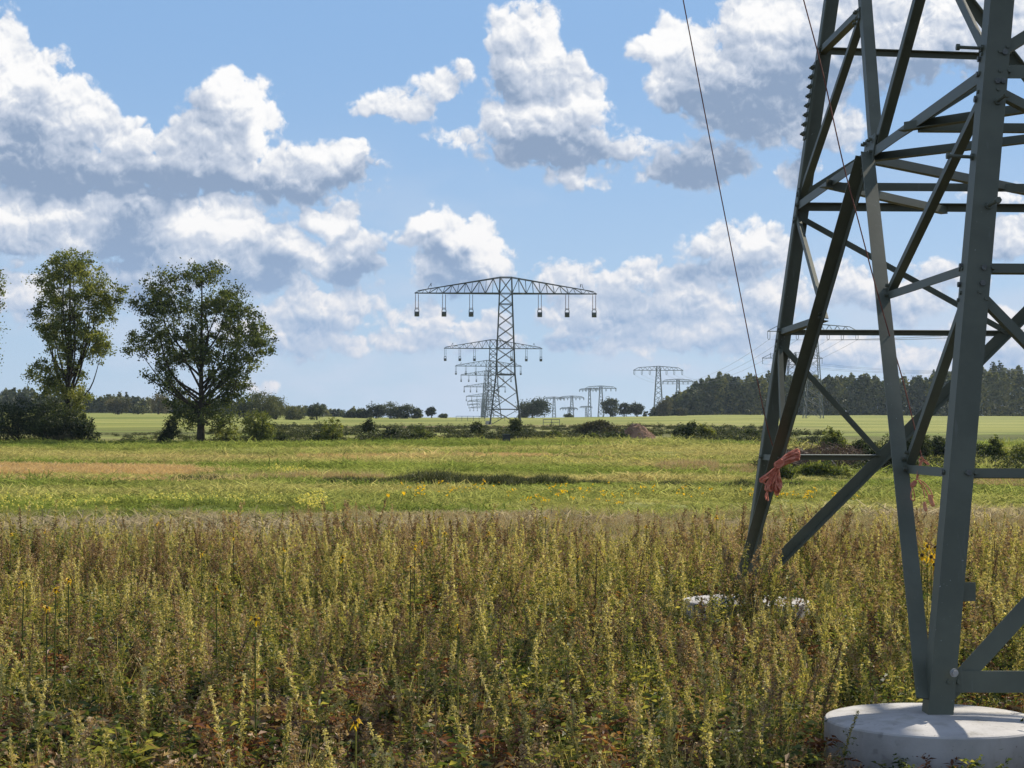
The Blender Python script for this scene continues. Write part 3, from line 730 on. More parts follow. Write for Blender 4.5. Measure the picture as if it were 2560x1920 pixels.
for i, (pc, pw, py, hw, lb) in enumerate(QS):
    D = 2*hw*F/pw; x = gx(pc, D); z = float(gz(x, D)); H = EYE+(1083-py)/F*D-z
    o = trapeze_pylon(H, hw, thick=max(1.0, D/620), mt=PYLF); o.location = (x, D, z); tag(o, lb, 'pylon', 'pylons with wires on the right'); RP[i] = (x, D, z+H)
# the tension pylon with the lower arm left of it (two masts close together)
def tension_pylon(H, half):
    root = empty('electricity_pylon', (0, 0, 0), 'x', 'pylon'); mb = MB(); n = 9
    zs = [H*(i/n)**.95 for i in range(n+1)]+[H+2.6]; ws = [lerp(3.2, 1.5, z/H) for z in zs]
    lattice_body(mb, zs, ws, .26, .11, (2, 8)); mb.build('mast', PYLF, root); mb = MB()
    for sg in (-1, 1):
        mb.bar((0, 0, H), (sg*half, 0, H), .2); mb.bar((sg*1.5, 0, H+2.6), (sg*half*.72, 0, H+1.7), .14); mb.bar((sg*half*.72, 0, H+1.7), (sg*half, 0, H), .14)
        mb.bar((sg*half*.72, 0, H+2.3), (sg*half*.72, 0, H), .14)
        for q in range(3): mb.bar((sg*half*(.1+.2*q), 0, H), (sg*half*(.2+.2*q), 0, H+2.0), .1); mb.bar((sg*half*(.2+.2*q), 0, H+2.0), (sg*half*(.3+.2*q), 0, H), .1)
    mb.build('crossarm', PYLF, root)
    for x in (-.98, .98): mb = MB(); mb.bar((x*half, 0, H), (x*half, 0, H-2.4), .14); mb.build('insulator', PYLF, root)
    return root
for pc, pw, py, lb in ((1981, 153, 892, 'wide-masted pylon with low pointed arm seen beside the left tower leg'),):
    D = 26*F/pw; x = gx(pc, D); z = float(gz(x, D)); o = tension_pylon(EYE+(1083-py)/F*D-z, 13); o.location = (x, D, z); tag(o, lb, 'pylon', 'pylons with wires on the right')
    RT = (x, D, EYE+(1083-py)/F*D)
def wire(a, b, sag, r, label):
    a = np.array(a, float); b = np.array(b, float)
    pts = [a+(b-a)*t-np.array([0, 0, 4*sag*t*(1-t)]) for t in np.linspace(0, 1, 17)]
    mb = MB(); o_ = pts[0].copy(); mb.tube([p-o_ for p in pts], r, 4); o = mb.build('power_line_wire', WIRE); o.location = o_; tag(o, label, 'wire', 'power line wires on the right')
WL = ['outermost left', 'second from left', 'third from left', 'third from right', 'second from right', 'outermost right']
x0, D0, z0 = RP[0]; x1, D1, z1 = RP[1]
for k, q in enumerate((-.97, -.66, -.345, .33, .64, .96)):
    wire((x0+q*12.5, D0, z0-2.3), (x0+75+q*10, 240, z0+1.0-2.3+k*.4), 4.0, .022, f'wire running right from the {WL[k]} insulator of the pylon inside the tower')
    wire((x0+q*12.5, D0, z0-2.3), (x1+q*12.5, D1, z1-2.3), 8.0, .035, f'wire running away left from the {WL[k]} insulator of the pylon inside the tower')
for k, q in enumerate((-1, -.5, .5, 1)):
    wire((RT[0]+q*13, RT[1], RT[2]-2.4), (RT[0]+150+q*8, 560, RT[2]+3+k), 9.0, .035, f'power wire falling to the right from the low-armed pylon, number {k+1} from its left' if False else ['leftmost', 'inner left', 'inner right', 'rightmost'][k]+' power wire leading right from the low pointed arm')

# ------------------------------------------------------------------ trees and bushes
TREE = leaf_mat('tree_leaves', [(0.024, 0.040, 0.012), (0.070, 0.098, 0.024), (0.155, 0.185, 0.042), (0.28, 0.29, 0.07)], 0.40)
DARK = leaf_mat('dark_leaves', [(0.012, 0.022, 0.010), (0.028, 0.044, 0.017), (0.062, 0.084, 0.028), (0.13, 0.15, 0.045)], 0.25)
BLUE = leaf_mat('far_leaves', [(0.020, 0.034, 0.024), (0.040, 0.058, 0.028), (0.088, 0.105, 0.044), (0.17, 0.175, 0.065)], 0.3)
AUT = leaf_mat('yellowing_leaves', [(0.035, 0.042, 0.020), (0.075, 0.078, 0.034), (0.125, 0.115, 0.055), (0.19, 0.16, 0.085)], 0.3)
DEADW = leaf_mat('dead_twigs', [(0.05, 0.030, 0.020), (0.10, 0.062, 0.042), (0.16, 0.11, 0.08), (0.30, 0.25, 0.19)], 0.1)
def rotmats(r, n):
    q = r.normal(size=(n, 4)); q /= np.linalg.norm(q, axis=1)[:, None]; w, x, y, z = q.T
    return np.stack([np.stack([1-2*(y*y+z*z), 2*(x*y-z*w), 2*(x*z+y*w)], -1), np.stack([2*(x*y+z*w), 1-2*(x*x+z*z), 2*(y*z-x*w)], -1), np.stack([2*(x*z-y*w), 2*(y*z+x*w), 1-2*(x*x+y*y)], -1)], 1)
def leaves(mb, P_, size, r, tint=None, aspect=.6):
    n = len(P_); s = size*r.uniform(.6, 1.3, n)
    base = np.array([[0, -.5, 0], [aspect*.5, -.05, .06], [0, .5, 0], [-aspect*.5, -.05, .06]])
    R = rotmats(r, n); V = np.einsum('nij,kj->nki', R, base)*s[:, None, None]+P_[:, None, :]
    t = r.uniform(.2, .8, n) if tint is None else tint
    mb.add(V.reshape(-1, 3), np.arange(n*4).reshape(-1, 4), np.repeat(t, 4))
def crown(mb, lobes, nclump, nleaf, size, r, clr=.7, shell=.55):
    vol = np.array([a[3]*a[4]*a[5] for a in lobes])**.8; cnt = np.maximum(1, (vol/vol.sum()*nclump)).astype(int); C_ = []
    for lb, c in zip(lobes, cnt):
        d = r.normal(size=(c, 3)); d /= np.linalg.norm(d, axis=1)[:, None]; rad = r.uniform(shell, 1, c)**.6
        C_.append(d*rad[:, None]*np.array(lb[3:6])+np.array(lb[:3]))
    C_ = np.concatenate(C_)
    if nclump > 500:
        hol = C_[r.integers(0, len(C_), 15)]+r.normal(0, .6, (15, 3)); C_ = C_[np.min(np.linalg.norm(C_[:, None]-hol[None], axis=2), axis=1) > .85]
    for c in C_:
        k = int(nleaf*r.uniform(.5, 1.5)); s = clr*r.uniform(.6, 1.25)
        P_ = c+r.normal(size=(k, 3))*np.array([s, s, s*.75])*.5
        tb = np.clip(r.normal(.54, .18), .1, .95); leaves(mb, P_, size, r, np.clip(tb+r.normal(0, .12, k), 0, 1))
    return C_
def limbs(mb, C_, base, fork_h, r0, r, n=26, droop=.15):
    """trunk that splits low into ascending limbs reaching the leaf clumps"""
    idx = r.choice(len(C_), min(n, len(C_)), replace=False); top = C_[:, 2].max()
    mb.tube([(0, 0, -.3), (0, 0, fork_h*.5), (0, 0, fork_h)], [r0*1.25, r0, r0*.9], 8)
    c0 = C_.mean(0)
    spine = [np.array([0, 0, fork_h]), np.array([c0[0]*.4, c0[1]*.4, lerp(fork_h, top, .45)]), np.array([c0[0]*.6, c0[1]*.6, lerp(fork_h, top, .93)])]
    mb.tube(smooth(spine, 5), np.linspace(r0*.8, r0*.12, 11), 6)
    for i in idx:
        c = C_[i]; z0 = lerp(fork_h*.9, min(c[2], top*.75)*.72, r.uniform(0, .85)); t = np.clip((z0-fork_h)/(top-fork_h), 0, 1)
        a = np.array([c0[0]*.5*t, c0[1]*.5*t, z0]); m_ = a*.45+c*.55; m_[2] = lerp(a[2], c[2], .42); m_ += r.normal(0, .45, 3)
        L = np.linalg.norm(c-a); ra = r0*.42*(1-.7*t)*min(1, L/5)
        mb.tube(smooth([a, m_, c], 4), np.linspace(ra, .02, 9), 5)
def make_tree(name, loc, lobes, fork_h, r0, nclump, nleaf, size, seed, label, cat='tree', group=None, m_=None, clr=.7, shell=.5, nl=26, cname='crown'):
    r = np.random.default_rng(seed); root = empty(name, loc, label, cat, group)
    mb = MB(); C_ = crown(mb, lobes, nclump, nleaf, size, r, clr, shell); mb.build(cname, m_ or TREE, root)
    mb = MB(); limbs(mb, C_, None, fork_h, r0, r, nl); mb.build('trunk' if cat == 'tree' else 'stem', BARK, root, True)
    return root
def L_(D, base, items):     # lobes given by their outline in the photograph, at distance D (real sizes)
    bx, by = base; s = D/F
    return [((x-bx)*s, oy, (by-y)*s, rx*s, ry_, rz*s) for (x, y, rx, rz, oy, ry_) in items]
DT = 152.0
def pl(px, py, D): z = float(gz(gx(px, D), D)); return (gx(px, D), D, z)
def tree_at(px, D, base_y=None):
    x = gx(px, D); return (x, D, float(gz(x, D)))
by = 1098
make_tree('poplar_tree', tree_at(168, DT), L_(DT, (168, by), [
 (175, 660, 60, 50, 0, 2.2), (120, 690, 45, 55, .5, 2), (215, 700, 50, 60, -.5, 2), (165, 740, 72, 60, 0, 3), (240, 760, 45, 50, .6, 2), (275, 735, 38, 28, 0, 1.2), (300, 715, 28, 14, .3, .8),
 (115, 790, 42, 60, 0, 2), (150, 830, 55, 60, 0, 2.4), (220, 830, 50, 65, 0, 2.4), (255, 870, 26, 40, .2, 1.3), (110, 925, 42, 38, 0, 1.6), (80, 930, 22, 18, 0, .8), (170, 930, 48, 50, 0, 2), (190, 985, 40, 30, 0, 1.8), (125, 960, 50, 28, 0, 2), (160, 1040, 45, 40, 0, 2.4)]),
 3.2, .26, 760, 50, .21, 11, 'tall narrow poplar, the left one of two big trees at the meadow edge', group='big poplars at the meadow edge', clr=.55, nl=30, shell=.15)
make_tree('poplar_tree', tree_at(502, DT-3), L_(DT, (502, 1086), [
 (480, 672, 60, 36, 0, 3), (530, 662, 36, 30, .4, 2), (395, 700, 42, 44, .6, 2.5), (575, 735, 50, 44, -.6, 2.5), (620, 760, 26, 24, .3, 1.2), (480, 760, 120, 60, 0, 4), (385, 745, 40, 35, 0, 2), (345, 750, 28, 25, 0, 1), (600, 800, 56, 46, 0, 3), (645, 825, 34, 46, 0, 2.4), (668, 850, 14, 26, 0, 1),
 (365, 820, 50, 45, .5, 2.5), (340, 850, 32, 28, 0, 1.6), (450, 850, 100, 60, 0, 4), (570, 860, 90, 60, 0, 4), (410, 920, 45, 45, 0, 2.5), (440, 960, 40, 30, 0, 2), (560, 940, 60, 45, 0, 3), (600, 900, 40, 45, 0, 2), (465, 1010, 60, 45, 0, 2.6), (540, 1010, 55, 40, 0, 2.8), (590, 960, 35, 30, 0, 2)]),
 2.6, .30, 980, 46, .21, 12, 'broad round-crowned poplar, the right one of two big trees at the meadow edge', group='big poplars at the meadow edge', clr=.55, nl=36, shell=.12)
make_tree('poplar_tree', tree_at(-62, DT+2), L_(DT, (-62, by), [(-60, 700, 60, 80, 0, 3), (-50, 760, 40, 50, 0, 2), (-14, 815, 30, 10, 0, 1), (-70, 860, 60, 80, 0, 3), (-30, 745, 36, 12, 0, 1)]),
 3.0, .3, 300, 45, .20, 13, 'twig ends of a big tree reaching in at the left edge of the photo', group='big poplars at the meadow edge', nl=30)
def bush(px, D, w, h, seed, label, m_=None, group=None, name='bush', size=None, nc=None, stems=9, lean=0, clr=None):
    r = np.random.default_rng(seed); x = gx(px, D); z = float(gz(x, D)); W_, Hh = w*D/F/2, h*D/F
    root = empty(name, (x, D, z), label, 'bush', group)
    lobes = []
    for i in range(7):
        a = r.uniform(-.7, .7); hh = Hh*r.uniform(.45, .8)*(1-.45*abs(a)); lobes.append((a*W_, r.uniform(-.4, .4)*W_, hh*.72, W_*r.uniform(.3, .5), W_*.45, hh*.40))
    lobes.append((lean*W_, 0, Hh*.52, W_*.75, W_*.7, Hh*.48))
    mb = MB(); C_ = crown(mb, lobes, nc or int(90+30*W_*Hh), 26, size or .16, r, clr or .5*min(1.4, max(.5, W_*.35)), .35); mb.build('foliage', m_ or DARK, root)
    mb = MB()
    for i in range(stems):
        c = C_[r.integers(len(C_))]; b = np.array([c[0]*.12, c[1]*.12, -.1]); mb.tube(smooth([b, (b+c)/2+r.normal(0, .1, 3), c], 3), np.linspace(.05, .012, 7), 4)
    mb.build('stem', BARK, root); return root
GB = 'bushes along the far edge of the meadow'
bush(45, 149, 200, 112, 21, 'wide dark thicket at the left edge of the photo under the narrow poplar', group=GB, nc=420)
bush(125, 147.5, 150, 125, 22, 'dark bush directly left of the foot of the narrow poplar', group=GB, nc=380)
bush(195, 148, 110, 85, 23, 'dark bush right of the foot of the narrow poplar', group=GB, nc=300)
bush(160, 146.5, 60, 32, 24, 'low brownish bush in front of the narrow poplar trunk', AUT, GB, nc=60)
bush(425, 149, 60, 60, 25, 'dark bush leaning left of the broad poplar trunk', group=GB, nc=120)
bush(560, 150, 90, 60, 26, 'thin light bush right of the broad poplar trunk', TREE, GB, nc=90)
bush(640, 143, 105, 90, 27, 'spreading shrub with several thin stems, right of the broad poplar', TREE, GB, nc=260, stems=14)
bush(832, 147, 62, 66, 28, 'upright feathery shrub between the poplar shrub and the pylon', TREE, GB, nc=90)
bush(805, 148, 60, 30, 29, 'low dark bush at the foot of the feathery shrub', group=GB, nc=60)
bush(922, 166, 36, 34, 30, 'small round dark bush on the bank, leftmost of its kind', group='round dark shrubs on the bank', nc=90)
bush(1190, 160, 42, 34, 31, 'round dark shrub on the bank just left of the big pylon', group='round dark shrubs on the bank', nc=110)
bush(1288, 160, 42, 44, 32, 'round dark shrub on the bank in front of the big pylon base', group='round dark shrubs on the bank', nc=120)
bush(1700, 161, 44, 36, 33, 'pointed dark shrub on the bank, left in the clump near the left tower leg', group='dark shrub clump right of the soil heap', nc=90)
bush(1730, 161, 46, 40, 34, 'tallest dark shrub of the clump between soil heap and tower', group='dark shrub clump right of the soil heap', nc=100)
bush(1762, 162, 50, 32, 35, 'rounded shrub at the right end of the clump beside the tower leg', TREE, 'dark shrub clump right of the soil heap', nc=90)
bush(1870, 163, 60, 22, 36, 'low shrub on the bank touching the left tower leg', group=GB, nc=60)
for i, (px, w, h, lb) in enumerate([(975, 50, 34, 'grey-green bush on the bank between pylon and feathery shrub'), (1050, 60, 40, 'wide bush on the bank left of the big pylon'), (700, 60, 26, 'low bush at the right foot of the spreading shrub'),
     (1385, 60, 22, 'low bush on the bank right of the big pylon'), (1540, 80, 24, 'low twiggy bush in front of the grassy heap'), (1480, 50, 20, 'small low bush left of the twiggy one')]):
    bush(px, 152, w, h, 40+i, lb, TREE if i % 2 else DARK, GB, nc=70)
# right hand side, seen through the tower
GR = 'bushes behind the tower'
bush(2078, 112, 72, 78, 60, 'small spreading tree-like bush seen just left of the light diagonal brace', TREE, GR, nc=200, stems=14)
bush(2150, 110, 60, 50, 61, 'bush behind the upper half of the long diagonal brace', DARK, GR, nc=120)
bush(2270, 105, 150, 80, 62, 'large dark bush between the slanting brace and the nearest leg', DARK, GR, nc=420)
bush(2190, 92, 150, 60, 63, 'dark low thicket below the long diagonal brace', DARK, GR, nc=200)
bush(2345, 108, 80, 60, 64, 'dark bush touching the left side of the nearest leg', DARK, GR, nc=200)
bush(2485, 108, 60, 62, 65, 'young tree-like bush right of the nearest leg', TREE, GR, nc=90, stems=6)
bush(2455, 112, 50, 40, 66, 'low dark bush directly right of the nearest leg', DARK, GR, nc=80)
bush(2555, 106, 60, 45, 67, 'thin bush at the right edge of the photo', TREE, GR, nc=70)
bush(1950, 78, 60, 50, 68, 'leafy bush behind the foot of the left tower leg', TREE, GR, nc=110)
bush(2050, 82, 120, 34, 69, 'low green bushes behind the coil of rope', TREE, GR, nc=130)
# brush pile
def brush_pile(px, D, w, h, seed, label):
    r = np.random.default_rng(seed); x = gx(px, D); z = float(gz(x, D)); W_, Hh = w*D/F/2, h*D/F; root = empty('brush_pile', (x, D, z), label, 'brushwood')
    mb = MB()
    for i in range(520):
        a = r.uniform(-1, 1); hh = Hh*math.sqrt(max(0, 1-a*a))*r.uniform(0, 1); p = np.array([a*W_, r.normal(0, .8), hh]); d = r.normal(size=3)*np.array([1, .6, .45]); d /= np.linalg.norm(d); L = r.uniform(.3, 1.3)
        mb.tube([p-d*L/2, p+r.normal(0, .06, 3), p+d*L/2], [.018, .014, .005], 3, cap=False); mb.c[-1] = np.full(6+3, r.uniform(0, .75))[:len(mb.c[-1])]
    mb.build('twigs', DEADW, root)
    mb = MB(); n = 3500; a = r.uniform(-1, 1, n); P_ = np.c_[a*W_, r.normal(0, .9, n), Hh*.9*np.sqrt(np.clip(1-a*a, 0, 1))*r.uniform(0, 1, n)]; leaves(mb, P_, .10, r); mb.build('withered_leaves', DEADW, root)
    pw_ = plain('pale_wood', (.5, .42, .33), (.6, .52, .42))
    for i in range(5):
        mb = MB(); p = np.array([r.uniform(-.4, .6)*W_, -1.0, Hh*r.uniform(.1, .4)]); mb.tube([p, p+np.array([r.uniform(-.3, .3), 0, r.uniform(.2, .5)])], [.035, .028], 5); mb.build('broken_branch', pw_, root)
brush_pile(2085, 92, 190, 66, 71, 'long heap of brown dead branches behind the left half of the tower')
brush_pile(1990, 95, 130, 50, 72, 'smaller brown heap of dead twigs right next to the left tower leg')
# heaps
def heap(name, px, D, w, h, m_, seed, label, cat, grass=None):
    r = np.random.default_rng(seed); x = gx(px, D); z = float(gz(x, D)); W_, Hh = w*D/F/2, h*D/F; root = empty(name, (x, D, z), label, cat)
    n = 28; V = []
    ph = r.uniform(0, 6, 6)
    for i in range(n+1):
        for j in range(n+1):
            u, v = i/n*2-1, j/n*2-1; q = math.hypot(u*(1+.15*math.sin(5*v+ph[0])), v)
            zz = Hh*max(0, 1-q)**.85*(1+.18*math.sin(7*u+ph[1])*math.sin(6*v+ph[2]))+r.normal(0, .02)*(q < .95)-.05
            V.append((u*W_, v*W_*.6, zz))
    I = np.arange((n+1)**2).reshape(n+1, n+1); mb = MB(); mb.add(V, np.stack([I[:-1, :-1], I[1:, :-1], I[1:, 1:], I[:-1, 1:]], -1).reshape(-1, 4)); mb.build('mound', m_, root)
    if grass:
        mb = MB(); P_ = np.array(V)[r.integers(0, len(V), grass)]; P_ = P_[P_[:, 2] > 0.1]+np.array([0, 0, .12]); P_ = P_+r.normal(0, .1, P_.shape); leaves(mb, P_, .32, r, aspect=.3); mb.build('grass_cover', AUT, root)
heap('soil_heap', 1592, 158, 96, 44, SOIL, 81, 'bare reddish soil heap on the bank right of the big pylon', 'earth mound', 120)
heap('grassy_heap', 1495, 166, 120, 34, plain('dark_soil', (.05, .045, .025), (.10, .085, .05)), 82, 'dark overgrown earth heap left of the reddish one', 'earth mound', 2600)
# small things near the big pylon
def block(name, px, py, D, w, d, h, m_, label, cat, z=None):
    x = gx(px, D); root = empty(name, (x, D, float(gz(x, D)) if z is None else z), label, cat); mb = MB()
    mb.box((0, 0, h/2-.1), (w, d, h+.2)); mb.box((0, 0, h+.04), (w*.9, d*.9, .08)); mb.build('block', m_, root)
    mb = MB(); mb.box((w*.2, -d/2-.02, h*.5), (w*.3, .04, h*.4)); mb.build('face_plate', PYL, root); return root
block('concrete_block', 1221, 1064, 333, 1.1, 1.1, .75, CONC, 'small pale concrete block at the left foot of the big pylon', 'block')
x_ = gx(1266, 146)
bx_ = empty('hunting_box', (x_, 146, float(gz(x_, 146))), 'small dark box standing in the meadow in front of the big pylon', 'box')
mb = MB(); mb.box((0, 0, .36), (.62, .5, .52)); mb.build('body', plain('dark_board', (.02, .025, .03), (.05, .055, .06)), bx_)
for a in (-.27, .27):
    for b in (-.2, .2): mb = MB(); mb.box((a, b, .05), (.05, .05, .3)); mb.build('foot', BARK, bx_)
mb = MB(); mb.box((0, 0, .645), (.70, .58, .05)); mb.build('lid', PYLF, bx_)
def railing(px0_, px1_, D, h, label, n):
    x0_, x1_ = gx(px0_, D), gx(px1_, D); xc = (x0_+x1_)/2; z = float(gz(xc, D)); root = empty('barrier_frame', (xc, D, z), label, 'railing')
    for i in range(n):
        mb = MB(); x = x0_+(x1_-x0_)*i/(n-1)-xc; mb.bar((x, 0, -.3), (x, 0, h), .07); mb.build('post', PYLF, root)
    mb = MB(); mb.bar((x0_-xc, 0, h), (x1_-xc, 0, h), .07); mb.bar((x0_-xc, .03, h*.5), (x1_-xc, .03, h*.5), .05); mb.build('rail', PYLF, root)
railing(1358, 1399, 300, 1.0, 'thin metal frame standing in the field right of the big pylon', 3)
railing(1140, 1212, 420, 1.1, 'long thin railing left of the big pylon on the skyline', 6)
railing(1228, 1262, 430, 1.3, 'short thin railing between the legs of the big pylon', 3)

# ---- distant single trees
FT = 'single trees on the horizon'
def far_tree(px, D, w, h, seed, label, m_=None, group=FT, trunk_frac=.12, name='tree', nc=None, squash=1.0):
    W_, Hh = w*D/F/2, h*D/F; r = np.random.default_rng(seed); lobes = []
    z0 = Hh*trunk_frac
    for i in range(8):
        a = r.uniform(-.75, .75); t = r.uniform(.12, .85); e = math.sqrt(max(.1, 1-(2*t-1)**2)); lobes.append((a*W_*e, r.uniform(-.5, .5)*W_, z0+t*(Hh-z0), W_*r.uniform(.32, .5), W_*.4, (Hh-z0)*r.uniform(.16, .24)))
    lobes.append((0, 0, (Hh+z0)/2, W_*.78, W_*.7, (Hh-z0)*.42))
    x = gx(px, D); sz = max(.35, D*.00080)
    return make_tree(name, (x, D, float(gz(x, D))-.1), lobes, max(.5, z0*1.2), W_*.05+.1, nc or 150, 24, sz, seed, label, 'tree', group, m_ or BLUE, W_*.30, .45, 8)
far_tree(1331, 640, 84, 52, 101, 'large round dark tree on the skyline right of the big pylon', DARK, trunk_frac=.02, nc=300)
far_tree(1309, 650, 26, 16, 102, 'small bush-like tree at the left foot of the large round tree', DARK, trunk_frac=.02, nc=60)
far_tree(1079, 600, 28, 30, 103, 'small lone round tree with visible trunk, left of the big pylon', DARK, trunk_frac=.25, nc=120)
far_tree(1108, 610, 22, 12, 104, 'low dark bush on the skyline right of the small lone tree', DARK, trunk_frac=.02, nc=60)
far_tree(1421, 900, 24, 12, 105, 'small dark bush on the skyline below the low pylons', DARK, trunk_frac=.02, nc=60)
far_tree(1526, 700, 42, 46, 106, 'round tree on the skyline right of the crossing pylons', BLUE, trunk_frac=.1, nc=160)
far_tree(1560, 705, 32, 34, 107, 'narrow gappy tree in the middle of the skyline trio', BLUE, trunk_frac=.1, nc=90)
far_tree(1592, 700, 38, 36, 108, 'rounded tree at the right of the skyline trio', BLUE, trunk_frac=.05, nc=150)
far_tree(1614, 705, 14, 14, 109, 'tiny bush between the skyline trio and the forest', BLUE, trunk_frac=.02, nc=40)
far_tree(655, 420, 86, 74, 111, 'group-like tall tree right of the broad poplar, behind the spreading shrub', BLUE, trunk_frac=.05, nc=260)
far_tree(690, 430, 62, 62, 112, 'grey-green tall tree at the right of the group behind the spreading shrub', BLUE, trunk_frac=.05, nc=200)
far_tree(612, 425, 60, 54, 113, 'tree at the left of the group behind the spreading shrub', BLUE, trunk_frac=.05, nc=160)
far_tree(730, 440, 60, 36, 114, 'low tree at the right end of the group behind the spreading shrub', BLUE, trunk_frac=.02, nc=120)
far_tree(792, 450, 46, 44, 115, 'round tree with short trunk standing alone before the left tree line', DARK, trunk_frac=.12, nc=160)
for i, (px, w, h) in enumerate([(908, 40, 26), (940, 56, 38), (975, 60, 44), (1010, 52, 34), (1040, 34, 24), (880, 40, 22)]):
    far_tree(px, 560, w, h, 120+i, ['second tree from the left', 'third tree from the left', 'tallest middle tree', 'fourth tree from the left', 'rightmost low tree', 'leftmost low tree'][i]+' of the rounded clump left of the lone tree', BLUE, 'rounded clump left of the lone tree', trunk_frac=.02, nc=120)
far_tree(1662, 690, 46, 44, 130, 'yellowish bushy tree at the left tip of the forest', AUT, group='trees at the forest edge', trunk_frac=.02, nc=120)
far_tree(1704, 660, 32, 20, 131, 'light tan bush in front of the forest edge', AUT, group='trees at the forest edge', trunk_frac=.02, nc=70)
far_tree(295, 640, 62, 42, 132, 'light grey-green round tree before the far wood between the two poplars', AUT, group='pale trees before the left wood', trunk_frac=.02, nc=150)
far_tree(395, 640, 60, 52, 133, 'brownish open-crowned tree before the far wood just left of the broad poplar', AUT, group='pale trees before the left wood', trunk_frac=.05, nc=120)
far_tree(345, 645, 36, 24, 134, 'small pale bush before the far wood between the poplars', BLUE, group='pale trees before the left wood', trunk_frac=.02, nc=60)
# ---- woods that read as one mass
def wood(name, line, D, depth, seed, label, m_, conifer=.3, step=26, leafn=170):
    """line: (px, top_py) of the wood's outline; many crowns with trunks in one object"""
    r = np.random.default_rng(seed); mb = MB(); px = np.array([p[0] for p in line]); py = np.array([p[1] for p in line])
    for row in range(4):
        Dr = D+depth*row/3; xs = np.arange(px[0], px[-1], step*(1 if row else .9))
        for p in xs:
            p = p+r.uniform(-.5, .5)*step; top = np.interp(p, px, py)+r.normal(0, 5.0)+(3-row)*(1.5)+6
            x = gx(p, Dr); z = float(gz(x, Dr)); Hh = EYE+(1083-top)/F*Dr-z
            if Hh < 2: continue
            W_ = min(r.uniform(.20, .36)*Hh+1.0, 7); con = r.uniform() < conifer; n = leafn
            t = r.uniform(0, 1, n)**.9
            rad = W_*(np.where(t < .75, 1-.25*t, 3.3*(1-t)) if not con else np.where(t < .35, 1.0, (1.05-t)*1.3))
            a = r.uniform(0, 6.283, n); q = r.uniform(.5, 1, n)
            P_ = np.c_[x+rad*q*np.cos(a), Dr+rad*q*np.sin(a), z-1.5+(Hh+1.5)*t+r.normal(0, .4, n)]
            P_ += r.normal(0, .25, P_.shape); leaves(mb, P_, 1.25*Dr/700, r, np.clip(r.normal(.40, .22)+r.normal(0, .1, n)+.12*(t-.5), 0, 1), .8)
            if row == 0 and r.uniform() < .4: mb.tube([(x, Dr-W_*.6, z), (x, Dr-W_*.6, z+Hh*.6)], [.22, .12], 4)
    o = mb.build(name, m_); tag(o, label, 'wood', kind='stuff')
wood('wood_right', [(1640, 1018), (1675, 985), (1705, 975), (1730, 962), (1760, 940), (1800, 930), (1850, 938), (1900, 932), (1990, 930), (2060, 934), (2150, 930), (2230, 940), (2300, 930), (2400, 920), (2500, 906), (2560, 915), (2750, 905), (2900, 900)], 720, 70, 141, 'dark mixed forest across the right half of the horizon', BLUE, .35, 19, 300)
wood('wood_left', [(-330, 975), (-100, 985), (0, 978), (60, 975), (130, 985), (210, 988), (260, 990), (330, 993), (400, 1000), (470, 1000), (560, 1000), (620, 1002), (700, 1012), (750, 1015), (830, 1020), (900, 1028), (1000, 1034), (1050, 1038)], 760, 60, 142, 'dark bluish tree line along the left horizon', BLUE, .1, 20, 190)

# ------------------------------------------------------------------ weeds and grass (uncountable growth, one object each)
def scatter(name, protos, P_, rot, scl, pick, label, kind='stuff'):
    """one object whose geometry nodes set copies of a few plant meshes on its points"""
    col = bpy.data.collections.new(name+'_plants')
    for i, me in enumerate(protos):
        po = bpy.data.objects.new('%s_p%02d' % (name, i), me); col.objects.link(po)
    n = len(P_); me = bpy.data.meshes.new(name); me.vertices.add(n); me.vertices.foreach_set('co', np.asarray(P_, np.float32).ravel())
    for nm, ty, dt in (('rot', 'FLOAT_VECTOR', rot), ('scl', 'FLOAT_VECTOR', scl)):
        a = me.attributes.new(nm, ty, 'POINT'); a.data.foreach_set('vector', np.asarray(dt, np.float32).ravel())
    a = me.attributes.new('pick', 'INT', 'POINT'); a.data.foreach_set('value', np.asarray(pick, np.int32))
    o = bpy.data.objects.new(name, me); COL.objects.link(o); tag(o, label, kind=kind)
    g = bpy.data.node_groups.new(name+'_nodes', 'GeometryNodeTree')
    g.interface.new_socket('Geometry', in_out='INPUT', socket_type='NodeSocketGeometry'); g.interface.new_socket('Geometry', in_out='OUTPUT', socket_type='NodeSocketGeometry')
    N = g.nodes; L = g.links; gi = N.new('NodeGroupInput'); go = N.new('NodeGroupOutput')
    iop = N.new('GeometryNodeInstanceOnPoints'); ci = N.new('GeometryNodeCollectionInfo'); ci.inputs['Collection'].default_value = col
    ci.inputs['Separate Children'].default_value = True; ci.inputs['Reset Children'].default_value = True
    def attr(nm, ty):
        a = N.new('GeometryNodeInputNamedAttribute'); a.data_type = ty; a.inputs['Name'].default_value = nm; return a.outputs[0]
    L.new(gi.outputs[0], iop.inputs['Points']); L.new(ci.outputs[0], iop.inputs['Instance']); iop.inputs['Pick Instance'].default_value = True
    L.new(attr('pick', 'INT'), iop.inputs['Instance Index']); L.new(attr('scl', 'FLOAT_VECTOR'), iop.inputs['Scale'])
    er = N.new('FunctionNodeEulerToRotation'); L.new(attr('rot', 'FLOAT_VECTOR'), er.inputs[0]); L.new(er.outputs[0], iop.inputs['Rotation'])
    L.new(iop.outputs[0], go.inputs[0]); md = o.modifiers.new('plants', 'NODES'); md.node_group = g
    return o
WG = leaf_mat('weed_green', [(0.018, 0.036, 0.012), (0.080, 0.115, 0.030), (0.23, 0.245, 0.062), (0.52, 0.47, 0.13)], .45, .7)
WB = leaf_mat('weed_brown', [(0.060, 0.034, 0.020), (0.17, 0.108, 0.058), (0.36, 0.25, 0.14), (0.60, 0.46, 0.27)], .35, .6)
